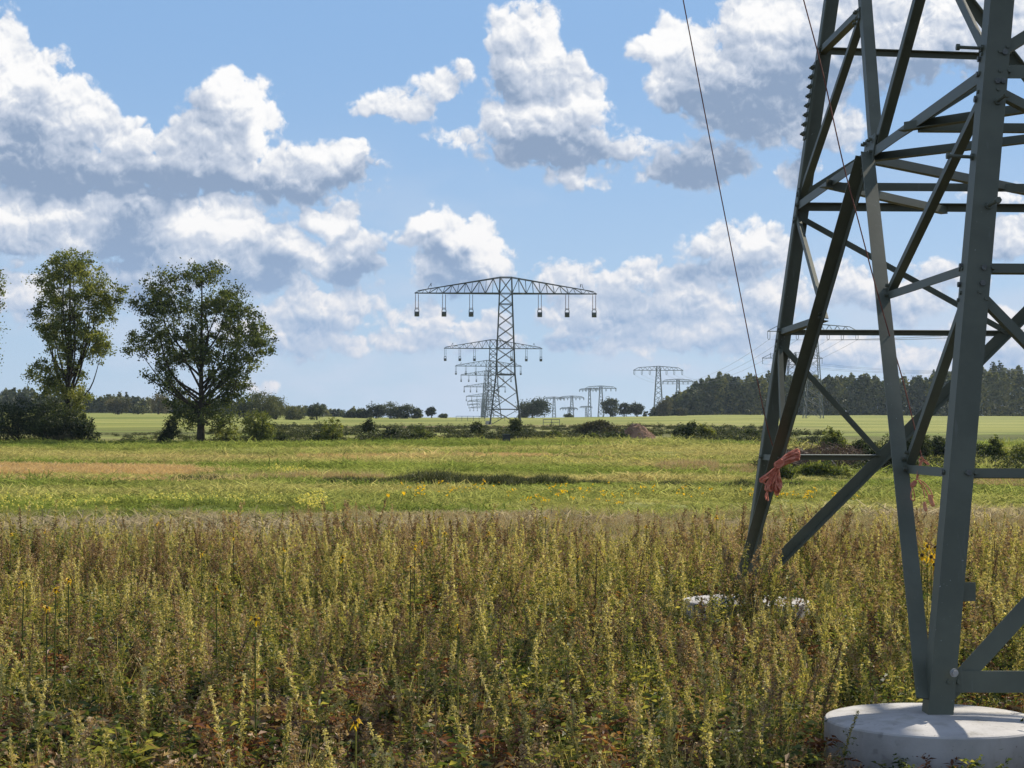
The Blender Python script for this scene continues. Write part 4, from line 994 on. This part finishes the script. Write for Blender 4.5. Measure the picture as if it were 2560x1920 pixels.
WS = leaf_mat('weed_straw', [(0.12, 0.11, 0.038), (0.34, 0.30, 0.10), (0.58, 0.51, 0.21), (0.76, 0.68, 0.36)], .40, .6)
RDB = leaf_mat('reddish_dry_leaves', [(0.06, 0.025, 0.015), (0.15, 0.060, 0.032), (0.26, 0.12, 0.055), (0.40, 0.24, 0.10)], .35, .5)
def strip(mb, pts, w, t, facing=None):
    pts = np.array(pts); d = pts[-1]-pts[0]; s_ = np.cross(d, rng.normal(size=3)); s_ /= np.linalg.norm(s_)+1e-9
    ww = np.linspace(w, w*.35, len(pts))[:, None]*.5
    V = np.concatenate([pts-s_*ww, pts+s_*ww]); n = len(pts)
    mb.add(V, [[i, i+1, n+i+1, n+i] for i in range(n-1)], t)
def leafq(mb, p, d, L, w, t):
    """one narrow leaf: bent quad pair"""
    d = d/(np.linalg.norm(d)+1e-9); s_ = np.cross(d, rng.normal(size=3)); s_ /= np.linalg.norm(s_)+1e-9
    m_ = p+d*L*.5+np.array([0, 0, L*.08]); e = p+d*L-np.array([0, 0, L*.12])
    mb.add([p, m_-s_*w*.5, e, m_+s_*w*.5], [[0, 1, 2, 3]], t)
def dots(mb, P_, size, tint):
    leaves(mb, np.array(P_), size, rng, tint=np.clip(tint+rng.normal(0, .12, len(P_)), 0, 1), aspect=.55)
def two(mba, mbb, ma, mb_):     # merge two material parts into one mesh
    out = MB(); out.v = mba.v+mbb.v
    out.f = mba.f+[f+mba.n for f in mbb.f]; out.c = mba.c+mbb.c; out.n = mba.n+mbb.n
    me = out.mesh('weed', [ma, mb_])
    nva = mba.n; mi = np.array([1 if p.vertices[0] >= nva else 0 for p in me.polygons], np.int32); me.polygons.foreach_set('material_index', mi); return me
def panicle(seed, brown, h=1.0):
    """tall weed: stem, lance leaves below, a narrow spire of small seed clusters above"""
    G_, B_ = MB(), MB(); lean = rng.normal(0, .09, 2)
    st = [np.array([lean[0]*t*t, lean[1]*t*t, h*t]) for t in np.linspace(0, 1, 6)]
    stm = lambda t: np.array([lean[0]*t*t, lean[1]*t*t, h*t])
    strip(B_, st, .008, .35+.3*brown); strip(B_, st, .008, .45+.3*brown)
    for t in np.arange(.10, .72, .022):
        a = rng.uniform(0, 6.283); d = np.array([math.cos(a), math.sin(a), rng.uniform(.1, .9)]); leafq(G_, stm(t), d, rng.uniform(.04, .09)*(1.2-t*.6), .014, rng.uniform(.15, .75))
        if rng.uniform() < .5:
            q = stm(t)+d*rng.uniform(.02, .08); dots(G_, q+rng.normal(0, .014, (4, 3)), .026, rng.uniform(.3, .7))
    if seed < 4:      # slender upright spire
        t = .40; sm = WS
        while t < 1.0:
            a = rng.uniform(0, 6.283); L = (.055*(1-t)+.022)*rng.uniform(.7, 1.4); d = np.array([math.cos(a)*.42, math.sin(a)*.42, 1.]); d /= np.linalg.norm(d); b = stm(t)
            leafq(G_ if rng.uniform() > .8 else B_, b, d, L, .013, rng.uniform(.3, .9)); dots(B_, b+d*L*rng.uniform(.2, 1, 4)[:, None]+rng.normal(0, .006, (4, 3)), .020, rng.uniform(.35, .85)); t += .0125
        return two(G_, B_, WG, WB if seed == 2 else WS)
    t = .45
    while t < .98:
        a = rng.uniform(0, 6.283); L = (.16*(1-t)+.045)*rng.uniform(.6, 1.3); d = np.array([math.cos(a)*.55, math.sin(a)*.55, 1.]); d /= np.linalg.norm(d)
        b = stm(t); strip(B_, [b, b+d*L*.5, b+d*L], .0035, .4)
        k = int(6+50*L); u = rng.uniform(.15, 1, k)[:, None]; P_ = b+d*L*u+rng.normal(0, .008, (k, 3))
        dots(B_ if rng.uniform() < brown else G_, P_, .024, rng.uniform(.35, .75)); t += .028
    k = 16; dots(B_ if brown > .4 else G_, np.array([stm(q) for q in rng.uniform(.85, 1.02, k)])+rng.normal(0, .007, (k, 3)), .018, .6)
    return two(G_, B_, WG, WB if brown > .3 else WS)
def leafy(h=.7, lm=None):
    """bushy green herb with many small leaves on forked stems"""
    G_, B_ = MB(), MB()
    for s_ in range(rng.integers(3, 6)):
        a = rng.uniform(0, 6.283); sp_ = rng.uniform(.05, .30); top = np.array([math.cos(a)*sp_, math.sin(a)*sp_, h*rng.uniform(.65, 1.05)])
        f = lambda t: top*np.array([t**1.4, t**1.4, t]); strip(B_, [f(t) for t in np.linspace(0, 1, 5)], .007, .35)
        for t in np.arange(.15, 1, .030):
            b = rng.uniform(0, 6.283); d = np.array([math.cos(b), math.sin(b), rng.uniform(-.1, .8)]); leafq(G_, f(t), d, rng.uniform(.035, .08), .020, rng.uniform(.1, .8))
        dots(G_, np.array([f(t) for t in rng.uniform(.3, 1, 26)])+rng.normal(0, .03, (26, 3)), .03, rng.uniform(.3, .7))
    return two(G_, B_, lm or WG, WB)
def drygrass(h=.7, nb=26, mt=None, w=.006, spread=.16):
    B_ = MB(); E_ = MB()
    for i in range(nb):
        a = rng.uniform(0, 6.283); q = rng.uniform(.2, 1)*spread; hh = h*rng.uniform(.5, 1); b0 = rng.normal(0, .025, 2); dr = rng.uniform(0, .3)
        pts = [np.array([b0[0]+math.cos(a)*q*t**1.7, b0[1]+math.sin(a)*q*t**1.7, hh*(t-dr*t**3)]) for t in np.linspace(0, 1, 4)]
        strip(B_, pts, w, rng.uniform(.2, .8))
        if rng.uniform() < .35: dots(E_, pts[-1]+rng.normal(0, 1, (5, 3))*np.array([.006, .006, .03]), .016, .6)
    if not E_.v: dots(E_, np.zeros((1, 3)), .01, .5)
    return two(B_, E_, mt or WS, WB)
def deadstalk(h=.9):
    B_, G_ = MB(), MB(); st = lambda t: np.array([.06*t, -.03*t, h*t]); B_.tube([st(0), st(.5), st(1)], [.006, .005, .002], 4)
    for t in np.arange(.35, 1, .05):
        a = rng.uniform(0, 6.283); L = .22*(1.1-t); d = np.array([math.cos(a)*.6, math.sin(a)*.6, .8]); b = st(t); strip(B_, [b, b+d*L], .004, .1)
        dots(B_, b+d*L*rng.uniform(.3, 1, 9)[:, None]+rng.normal(0, .009, (9, 3)), .019, .12)
    dots(G_, np.zeros((1, 3)), .01, .3); return two(G_, B_, WG, WB)
protos = [panicle(i, b) for i, b in enumerate((.15, .3, .5, .7, .9, 1.0, .6, .2))]+[leafy(h) for h in (.55, .65, .75, .6)]+[drygrass(.75), drygrass(.6), drygrass(.85, 18)]+[deadstalk(), deadstalk(1.0)]
# indices: 0-7 spires, 8-11 leafy, 12-14 dry grass, 15-16 dark stalks
def field_pts(n, y0, y1, margin=1.6, power=1.0):
    y = rng.uniform(y0, y1, int(n*1.0)); w = (.57*y+2*margin); keep = rng.uniform(0, 1, len(y)) < w/w.max(); y = y[keep]; w = w[keep]
    x = -.266*y-margin+rng.uniform(0, 1, len(y))*w; return x, y
def vnoise(x, y, s, seed=0):
    r = np.random.default_rng(seed); g = r.uniform(0, 1, (64, 64)); u, v = (x/s) % 63, (y/s) % 63; i, j = u.astype(int), v.astype(int); fu, fv = u-i, v-j
    fu = fu*fu*(3-2*fu); fv = fv*fv*(3-2*fv)
    return g[i, j]*(1-fu)*(1-fv)+g[i+1, j]*fu*(1-fv)+g[i, j+1]*(1-fu)*fv+g[i+1, j+1]*fu*fv
def blocked(x, y, extra=0):     # keep growth off the footings; low growth in the line of sight to them
    b = np.zeros(len(x), bool); low = np.zeros(len(x), bool)
    for (cx, cy), reach in (((-1, -1), 2.9), ((-1, 1), 2.4)):
        p = corner(cx, cy, HB); fx, fy = p[0]+.06, p[1]+.07
        b |= np.hypot(x-fx, y-fy) < .70+extra
        tt = np.clip((fy-y)/reach, 0, 1); xl = fx*(y/fy); low |= (y < fy) & (y > fy-reach) & (np.abs(x-xl) < .80)
    for cx, cy in ((1, 1), (1, -1)):
        p = corner(cx, cy, HB); b |= np.hypot(x-p[0], y-p[1]) < .75
    return b, low
x, y = field_pts(30000, 6.0, 29.5)
edge = 28.0-3.2*np.clip((-x-1)/5, 0, 1)+1.6*(vnoise(x, y, 1.5, 5)-.5)
k = y < edge; x, y = x[k], y[k]
b, low = blocked(x, y); k = ~b & (rng.uniform(0, 1, len(x)) < (.02+1.15*vnoise(x, y, .7, 2))*np.interp(y, [7, 14], [.55, 1.0])); x, y, low = x[k], y[k], low[k]
n = len(x); brn = vnoise(x, y, 1.7, 3)*.8+.25*np.clip((y-12)/12, 0, 1)
u = rng.uniform(0, 1, n); pick = np.zeros(n, int)
spire_b = np.array([3, 4, 5, 6, 2]); spire_g = np.array([0, 1, 7, 3])
isb = rng.uniform(0, 1, n) < brn
pick = np.where(isb, spire_b[rng.integers(0, 5, n)], spire_g[rng.integers(0, 4, n)])
pick = np.where(u < .17, rng.integers(8, 12, n), pick); pick = np.where((u >= .17) & (u < .36), rng.integers(12, 15, n), pick); pick = np.where((u >= .37) & (u < .40), rng.integers(15, 17, n), pick)
hgt = (0.44+.30*vnoise(x, y, 2.2, 4)+.30*vnoise(x, y, .55, 41))*rng.uniform(.62, 1.22, n)*np.interp(y, [6, 9.5, 13, 22], [.62, .78, .98, 1.05])
fL = corner(-1, -1, HB); fy1 = fL[1]
isnear = low & (y < fy1); isfar = low & (y >= fy1)
hgt = np.where(isnear, hgt*rng.uniform(.2, .5, n), hgt); hgt = np.where(isfar, hgt*np.where(rng.uniform(0, 1, n) < .32, 1.12, rng.uniform(.40, .85, n)), hgt)
keep = ~(isnear & (rng.uniform(0, 1, n) < .75))
tilt = rng.normal(0, .17, (n, 2))*np.where(rng.uniform(0, 1, n) < .09, 3.0, 1)[:, None]; rot = np.c_[tilt, rng.uniform(0, 6.283, n)]; wd = hgt**.6*rng.uniform(.9, 1.4, n)
P_ = np.c_[x, y, gz(x, y)-.02]
xe = rng.uniform(1820, 1945, 44); ye = rng.uniform(17.3, 18.05, 44); xe = (xe-1197)/F*ye; he = rng.uniform(.42, 1.08, 44)   # a stand of tall stalks before the rear footing
P_ = np.r_[P_[keep], np.c_[xe, ye, gz(xe, ye)]]; rot = np.r_[rot[keep], np.c_[rng.normal(0, .12, (44, 2)), rng.uniform(0, 6.28, 44)]]; scv = np.r_[np.c_[wd, wd, hgt][keep], np.c_[he, he, he]]; pick = np.r_[pick[keep], rng.choice([2, 4, 5, 6, 7], 44)]
scatter('tall_weeds', protos, P_, rot, scv, pick, 'tall wild weeds with brown seed spires filling the whole foreground')
# low green under-layer
x, y = field_pts(17000, 5.5, 27); b, low = blocked(x, y); b = b | (low & (y < 11.2) & (rng.uniform(0, 1, len(x)) < .6)); k = ~b & (y < 26.4-3*np.clip((-x-1)/5, 0, 1)); x, y, low = x[k], y[k], low[k]; n = len(x)
low_p = [leafy(.32), leafy(.26), leafy(.34, WB), drygrass(.35, 30), drygrass(.28, 24, WG, .009), leafy(.28, RDB), drygrass(.30, 34, WB, .006)]
sc = rng.uniform(.7, 1.35, n)*np.where(low, .6, 1)
scatter('undergrowth', low_p, np.c_[x, y, gz(x, y)-.01], np.c_[rng.normal(0, .1, (n, 2)), rng.uniform(0, 6.28, n)], np.c_[sc*1.3, sc*1.3, sc], rng.integers(0, 7, n), 'low green and brown undergrowth between the tall weeds')

# meadow grass takes its colour from the meadow map at the tuft's own place
def meadow_mat():
    m, T, out = mat('meadow_grass'); oi = T.new('ShaderNodeObjectInfo')
    c, X, Y = meadow_nodes(T, oi.outputs['Location'])
    a = T.new('ShaderNodeAttribute'); a.attribute_name = 'tint'
    f = T.m('ADD', T.m('MULTIPLY', a.outputs['Fac'], .9), T.m('MULTIPLY_ADD', oi.outputs['Random'], .55, .30))
    cbn = T.new('ShaderNodeCombineXYZ'); [T.put(cbn.inputs[i], f) for i in range(3)]
    c = T.mix(1.0, c, T.v('MULTIPLY', cbn.outputs[0], (1.15, 1.1, 1.0)), 'MULTIPLY')
    d = T.new('ShaderNodeBsdfDiffuse'); T.put(d.inputs[0], c); t = T.new('ShaderNodeBsdfTranslucent'); T.put(t.inputs[0], c)
    mx = T.new('ShaderNodeMixShader'); mx.inputs[0].default_value = .45; T.l.new(d.outputs[0], mx.inputs[1]); T.l.new(t.outputs[0], mx.inputs[2]); T.l.new(mx.outputs[0], out.inputs[0]); return m
MG = meadow_mat()
def tuft(h, nb, w, spread, mt):
    B_ = MB()
    for i in range(nb):
        a = rng.uniform(0, 6.283); q = rng.uniform(.2, 1)*spread; hh = h*rng.uniform(.45, 1); b0 = rng.normal(0, spread*.5, 2); dr = rng.uniform(.1, .45)
        pts = [np.array([b0[0]+math.cos(a)*q*t**1.5, b0[1]+math.sin(a)*q*t**1.5, hh*(t-dr*t**3)]) for t in np.linspace(0, 1, 3)]
        strip(B_, pts, w*rng.uniform(.6, 1.4), rng.uniform(.15, .9))
    return B_.mesh('tuft', mt)
mt_p = [tuft(.24, 26, .02, .22, MG), tuft(.30, 26, .022, .3, MG), tuft(.20, 30, .024, .34, MG), tuft(.42, 16, .02, .22, MG)]
xs_, ys_ = [], []
for (y0, y1, nn) in ((25, 46, 7500), (44, 75, 9500), (75, 112, 10500), (112, 153, 9000)):
    a, b = field_pts(nn, y0, y1, 3); xs_.append(a); ys_.append(b)
x, y = np.concatenate(xs_), np.concatenate(ys_); n = len(x)
rough = vnoise(x*.35, y, 3.0, 8); sc = (.55+1.1*rough**2)*rng.uniform(.6, 1.3, n)*np.interp(y, [25, 60, 150], [.7, .95, 1.5])
pk = np.where(rng.uniform(0, 1, n) < .12*rough, 3, rng.integers(0, 3, n))
scatter('meadow_grass', mt_p, np.c_[x, y, gz(x, y)-.02], np.c_[rng.normal(0, .08, (n, 2)), rng.uniform(0, 6.28, n)], np.c_[sc*1.6, sc*1.6, sc], pk, 'rough green and hay-coloured grass of the meadow')
# row of tall sedge across the meadow; its shade is painted into the leaf colours
SD = leaf_mat('sedge', [(0.012, 0.020, 0.008), (0.022, 0.034, 0.012), (0.085, 0.10, 0.032), (0.36, 0.34, 0.16)], .2)
sd_p = [tuft(.75, 60, .022, .38, SD), tuft(.62, 60, .022, .42, SD), tuft(.85, 50, .02, .30, SD)]
pxs = np.concatenate([rng.uniform(800, 1350, 1000), rng.uniform(430, 800, 240), rng.uniform(1340, 2050, 420), rng.uniform(0, 430, 100)]); n = len(pxs)
y = 71.5+rng.normal(0, .9, n)+1.2*np.sin(pxs*.006); x = (pxs-1197)/F*y; sc = rng.uniform(.5, 1.15, n)*(.30+.55*np.exp(-((pxs-1120)/190.)**2)+.55*(vnoise(pxs/60., pxs*0, 1.0, 31)-.3))
scatter('sedge_row', sd_p, np.c_[x, y, gz(x, y)-.03], np.c_[rng.normal(0, .15, (n, 2)), rng.uniform(0, 6.28, n)], np.c_[sc, sc, sc], rng.integers(0, 3, n), 'dark row of tall coarse grass across the middle of the meadow')
# pale reeds on the right of the meadow and tan seed grass on the left
RD = leaf_mat('reed', [(0.20, 0.14, 0.08), (0.30, 0.22, 0.13), (0.40, 0.31, 0.19), (0.50, 0.42, 0.28)], .4)
RT_ = leaf_mat('tan_grass', [(0.32, 0.21, 0.11), (0.48, 0.34, 0.18), (0.62, 0.46, 0.26), (0.72, 0.57, 0.35)], .4)
rd_p = [tuft(.8, 46, .018, .26, RD), tuft(.65, 46, .02, .30, RD), tuft(.42, 50, .018, .30, RT_), tuft(.36, 50, .02, .32, RT_)]
P2, pk, scl = [], [], []
def patch(px0_, px1_, y0_, y1_, n_, ps, s_):
    py_ = rng.uniform(y0_, y1_, n_); pxx = rng.uniform(px0_, px1_, n_); xx = (pxx-1197)/F*py_; q = vnoise(xx*.5, py_, 1.3, 9); kk = q > .25
    P2.append(np.c_[xx, py_, gz(xx, py_)-.03][kk]); pk.append(rng.choice(ps, n_)[kk]); scl.append((rng.uniform(.6, 1.2, n_)*s_)[kk])
patch(1650, 1790, 88, 98, 420, [0, 1], .8); patch(1780, 1960, 84, 96, 260, [0, 1], .6); patch(-40, 480, 79, 92, 3200, [2, 3], 1.0); patch(-20, 420, 69.5, 73, 900, [2, 3], .9)
patch(750, 1380, 112, 119, 1100, [2, 3], .85); patch(640, 960, 75, 79, 350, [0, 3], .6); patch(2440, 2600, 70, 84, 400, [0, 1], .6); patch(520, 760, 72, 78, 260, [1], .6)
P2 = np.concatenate(P2); pk = np.concatenate(pk); scl = np.concatenate(scl); n = len(P2)
scatter('dry_seed_grass', rd_p, P2, np.c_[rng.normal(0, .12, (n, 2)), rng.uniform(0, 6.28, n)], np.c_[scl, scl, scl], pk, 'tan and pale patches of dry seeding grass in the meadow')
# mauve fine grass strip behind the weeds
MV = leaf_mat('mauve_grass', [(0.16, 0.145, 0.09), (0.28, 0.25, 0.155), (0.41, 0.37, 0.24), (0.54, 0.49, 0.34)], .4)
mv_p = [drygrass(.30, 44, MV, .0045, .10), drygrass(.36, 40, MV, .0045, .12), tuft(.2, 30, .014, .22, WG)]
x, y = field_pts(9000, 23, 45, 2); k = (y > 23+2*vnoise(x, y, 2, 11)); x, y = x[k], y[k]; n = len(x); sc = rng.uniform(.5, 1.15, n)
gl = np.clip((-x-1)/5, .10, .80); pk = np.where(rng.uniform(0, 1, n) < .12+gl, 2, rng.integers(0, 2, n))
scatter('mauve_grass', mv_p, np.c_[x, y, gz(x, y)-.02], np.c_[rng.normal(0, .1, (n, 2)), rng.uniform(0, 6.28, n)], np.c_[sc*1.2, sc*1.2, sc], pk, 'strip of fine mauve-brown grass behind the tall weeds')
# scrubby growth on the bank
SC = leaf_mat('bank_scrub', [(0.014, 0.022, 0.010), (0.030, 0.044, 0.016), (0.075, 0.092, 0.028), (0.19, 0.18, 0.065)], .2)
def clump(w, h, nl):
    C_ = MB(); q = rng.normal(size=(nl, 3)); q /= np.linalg.norm(q, axis=1)[:, None]; q *= rng.uniform(.3, 1, nl)[:, None]; q[:, 2] = np.abs(q[:, 2]); leaves(C_, q*np.array([w, w, h]), .15, rng, aspect=.5); return C_.mesh('scrub', SC)
sc_p = [clump(.7, .55, 150), clump(.5, .8, 150), clump(.9, .4, 170), tuft(.7, 50, .04, .5, SC)]
xs_, ys_, ss_ = [], [], []
for (p0, p1, y0, y1, nn, s_) in ((780, 2060, 150.5, 156, 1500, 1.0), (-60, 780, 149, 155, 600, .75), (680, 2060, 155, 172, 1200, .7), (1900, 2700, 84, 112, 520, .85), (1900, 2700, 112, 150, 240, .9), (-100, 700, 155, 172, 300, .6), (640, 1960, 172, 262, 1700, .8), (1880, 2700, 66, 84, 120, .45)):
    a = rng.uniform(p0, p1, nn); b = rng.uniform(y0, y1, nn); kk = (vnoise(a/22, b*.5, 2.0, 12)+.35*(vnoise(a/6, b, 1.0, 14)-.5) > np.where(b > 149, .47, .35)) & ~((a > 1540) & (a < 1650) & (b < 160)); xs_.append(((a-1197)/F*b)[kk]); ys_.append(b[kk]); ss_.append((rng.uniform(.5, 1.2, nn)*s_)[kk])
x, y, sc = map(np.concatenate, (xs_, ys_, ss_)); n = len(x)
scatter('bank_scrub', sc_p, np.c_[x, y, gz(x, y)-.05], np.c_[rng.normal(0, .1, (n, 2)), rng.uniform(0, 6.28, n)], np.c_[sc*1.2, sc*1.2, sc], rng.integers(0, 4, n), 'dark tangled scrub and herbs along the bank at the end of the meadow')
# yellow blossom drifts
YF = leaf_mat('pale_yellow_petals', [(0.55, 0.50, 0.12), (0.68, 0.62, 0.18), (0.75, 0.70, 0.28)], .4); YG = leaf_mat('yellow_petals', [(0.70, 0.42, 0.015), (0.80, 0.52, 0.02), (0.85, 0.60, 0.05)], .4)
def posy(mt, s_, k_, sp):
    A, B_ = MB(), MB()
    for i in range(k_):
        t = np.array([*rng.normal(0, sp, 2), rng.uniform(.28, .5)]); strip(A, [t*np.array([.5, .5, 0]), t], .012, .4); dots(B_, t+rng.normal(0, s_*.35, (4, 3)), s_, .5)
    return two(A, B_, WG, mt)
fl_p = [posy(YF, .075, 5, .18), posy(YF, .06, 7, .22), posy(YG, .085, 2, .15), posy(YG, .07, 3, .2)]
P2, pk = [], []
def drift(px0_, px1_, py0, py1, n_, ps, hh=.35):
    pxx = rng.uniform(px0_, px1_, n_); pyy = rng.uniform(py0, py1, n_); D = (EYE-hh)*F/(pyy-1083); xx = (pxx-1197)/F*D; kk = vnoise(xx, D*.4, 1.2, 15) > .38
    P2.append(np.c_[xx, D, gz(xx, D)][kk]); pk.append(rng.choice(ps, n_)[kk])
drift(230, 640, 1238, 1246, 26, [0, 1], .33); drift(640, 840, 1236, 1246, 12, [0, 1]); drift(750, 800, 1246, 1254, 26, [0, 1]); drift(655, 780, 1180, 1185, 40, [0, 1], .3); drift(0, 200, 1236, 1262, 40, [0, 1])
drift(980, 1900, 1216, 1246, 90, [2, 3]); drift(1850, 2150, 1224, 1240, 24, [2, 3]); drift(900, 1050, 1218, 1245, 12, [2]); drift(1350, 1700, 1156, 1164, 40, [0], .3)
P2 = np.concatenate(P2); pk = np.concatenate(pk); n = len(P2); sc = rng.uniform(.6, 1.15, n)
scatter('yellow_wildflowers', fl_p, P2, np.c_[np.zeros((n, 2)), rng.uniform(0, 6.28, n)], np.c_[sc, sc, sc], pk, 'drifts of small yellow blossoms in the meadow')
# single yellow flowers standing among the weeds
DISC = plain('flower_disc', (.05, .03, .012), (.10, .06, .02), 60, .9)
def flower(px, py, size, h, label, leafn=6, seed=0):
    r = np.random.default_rng(seed+500); D = (EYE-h)*F/(py-1083.0); top = np.array(at(px, py, D)); z = float(gz(top[0], D)); root = empty('sunflower', (top[0], D, z), label, 'flower', 'single yellow flowers among the weeds'); H = top[2]-z
    lx = r.normal(0, .03); f = lambda t: np.array([lx*(1-t)**2, 0, H*t]); mb = MB(); mb.tube([f(0), f(.5), f(1)], [.006, .005, .004], 5)
    mb.build('stem', WG, root, True)
    for i in range(leafn):
        mb = MB(); t = .25+.6*i/leafn; a = r.uniform(0, 6.28); d = np.array([math.cos(a), math.sin(a), .35]); leafq(mb, f(t), d, .07, .026, .45); mb.build('leaf', WG, root)
    nrm = np.array([r.normal(0, .9), -r.uniform(.1, 1), r.uniform(.1, 1.1)]); nrm /= np.linalg.norm(nrm); u_ = np.cross(nrm, (0, 0, 1.)); u_ /= np.linalg.norm(u_); v_ = np.cross(u_, nrm); c = f(1)
    mb = MB(); kk = 13
    for i in range(kk):
        if r.uniform() < .22: continue
        a = 6.283*i/kk+r.normal(0, .2); d = u_*math.cos(a)+v_*math.sin(a); s_ = np.cross(nrm, d); L = size*r.uniform(.55, 1.15)
        mb.add([c+d*size*.25, c+d*L*.65-s_*size*.17+nrm*.004, c+d*L+nrm*r.uniform(-.03, .012)-np.array([0, 0, r.uniform(0, .02)]), c+d*L*.65+s_*size*.17+nrm*.004], [[0, 1, 2, 3]], r.uniform(.3, .8))
    mb.build('petals', YG, root); mb = MB(); mb.tube([c-nrm*.006, c+nrm*.004, c+nrm*.010], [size*.22, size*.26, size*.12], 10); mb.build('disc', DISC, root, True)
FLW = [(393, 1309), (584, 1344), (505, 1383), (710, 1374), (857, 1394), (171, 1450), (139, 1475), (59, 1459), (117, 1520), (540, 1472), (638, 1548), (28, 1337), (113, 1328), (1097, 1296), (1112, 1333), (1221, 1334), (1054, 1353), (1037, 1368), (1027, 1417), (1364, 1294), (1616, 1317), (1791, 1293), (1445, 1395), (1145, 1570), (890, 1806), (1975, 1298), (2318, 1366), (2338, 1368), (2305, 1388), (2328, 1392), (2336, 1412)]
FLW.sort(); ORD = 'first second third fourth fifth sixth seventh eighth ninth tenth eleventh twelfth thirteenth fourteenth fifteenth sixteenth seventeenth eighteenth nineteenth twentieth'.split()
for i, (a, b) in enumerate(FLW):
    if a > 2200: lb = ['lowest left bloom', 'topmost left bloom', 'middle bloom', 'lowest bloom', 'topmost right bloom'][i-(len(FLW)-5)]+' of the yellow flower cluster between the nearest leg and its brace'; sz, h = .060, 1.12
    elif i < 20: lb = 'single yellow flower among the weeds, %s from the left edge of the photo' % ORD[i]; sz, h = .036, 1.0
    else: lb = 'single yellow flower among the weeds, %s from the right, left of the flower cluster' % ORD[len(FLW)-6-i]; sz, h = .036, 1.0
    flower(a, b, sz, h if b < 1700 else .75, lb, 5, i)

# ------------------------------------------------------------------ air
hm, T, out = mat('air'); vol = T.new('ShaderNodeVolumePrincipled'); vol.inputs['Color'].default_value = (0.66, 0.82, 1.0, 1)
vol.inputs['Density'].default_value = 0.00007; vol.inputs['Anisotropy'].default_value = 0.3; T.l.new(vol.outputs[0], out.inputs['Volume'])
mb = MB(); mb.box((0, 7900, 28), (32000, 16600, 60)); hz = mb.build('haze', hm); tag(hz, 'thin summer haze over the whole countryside', kind='stuff')
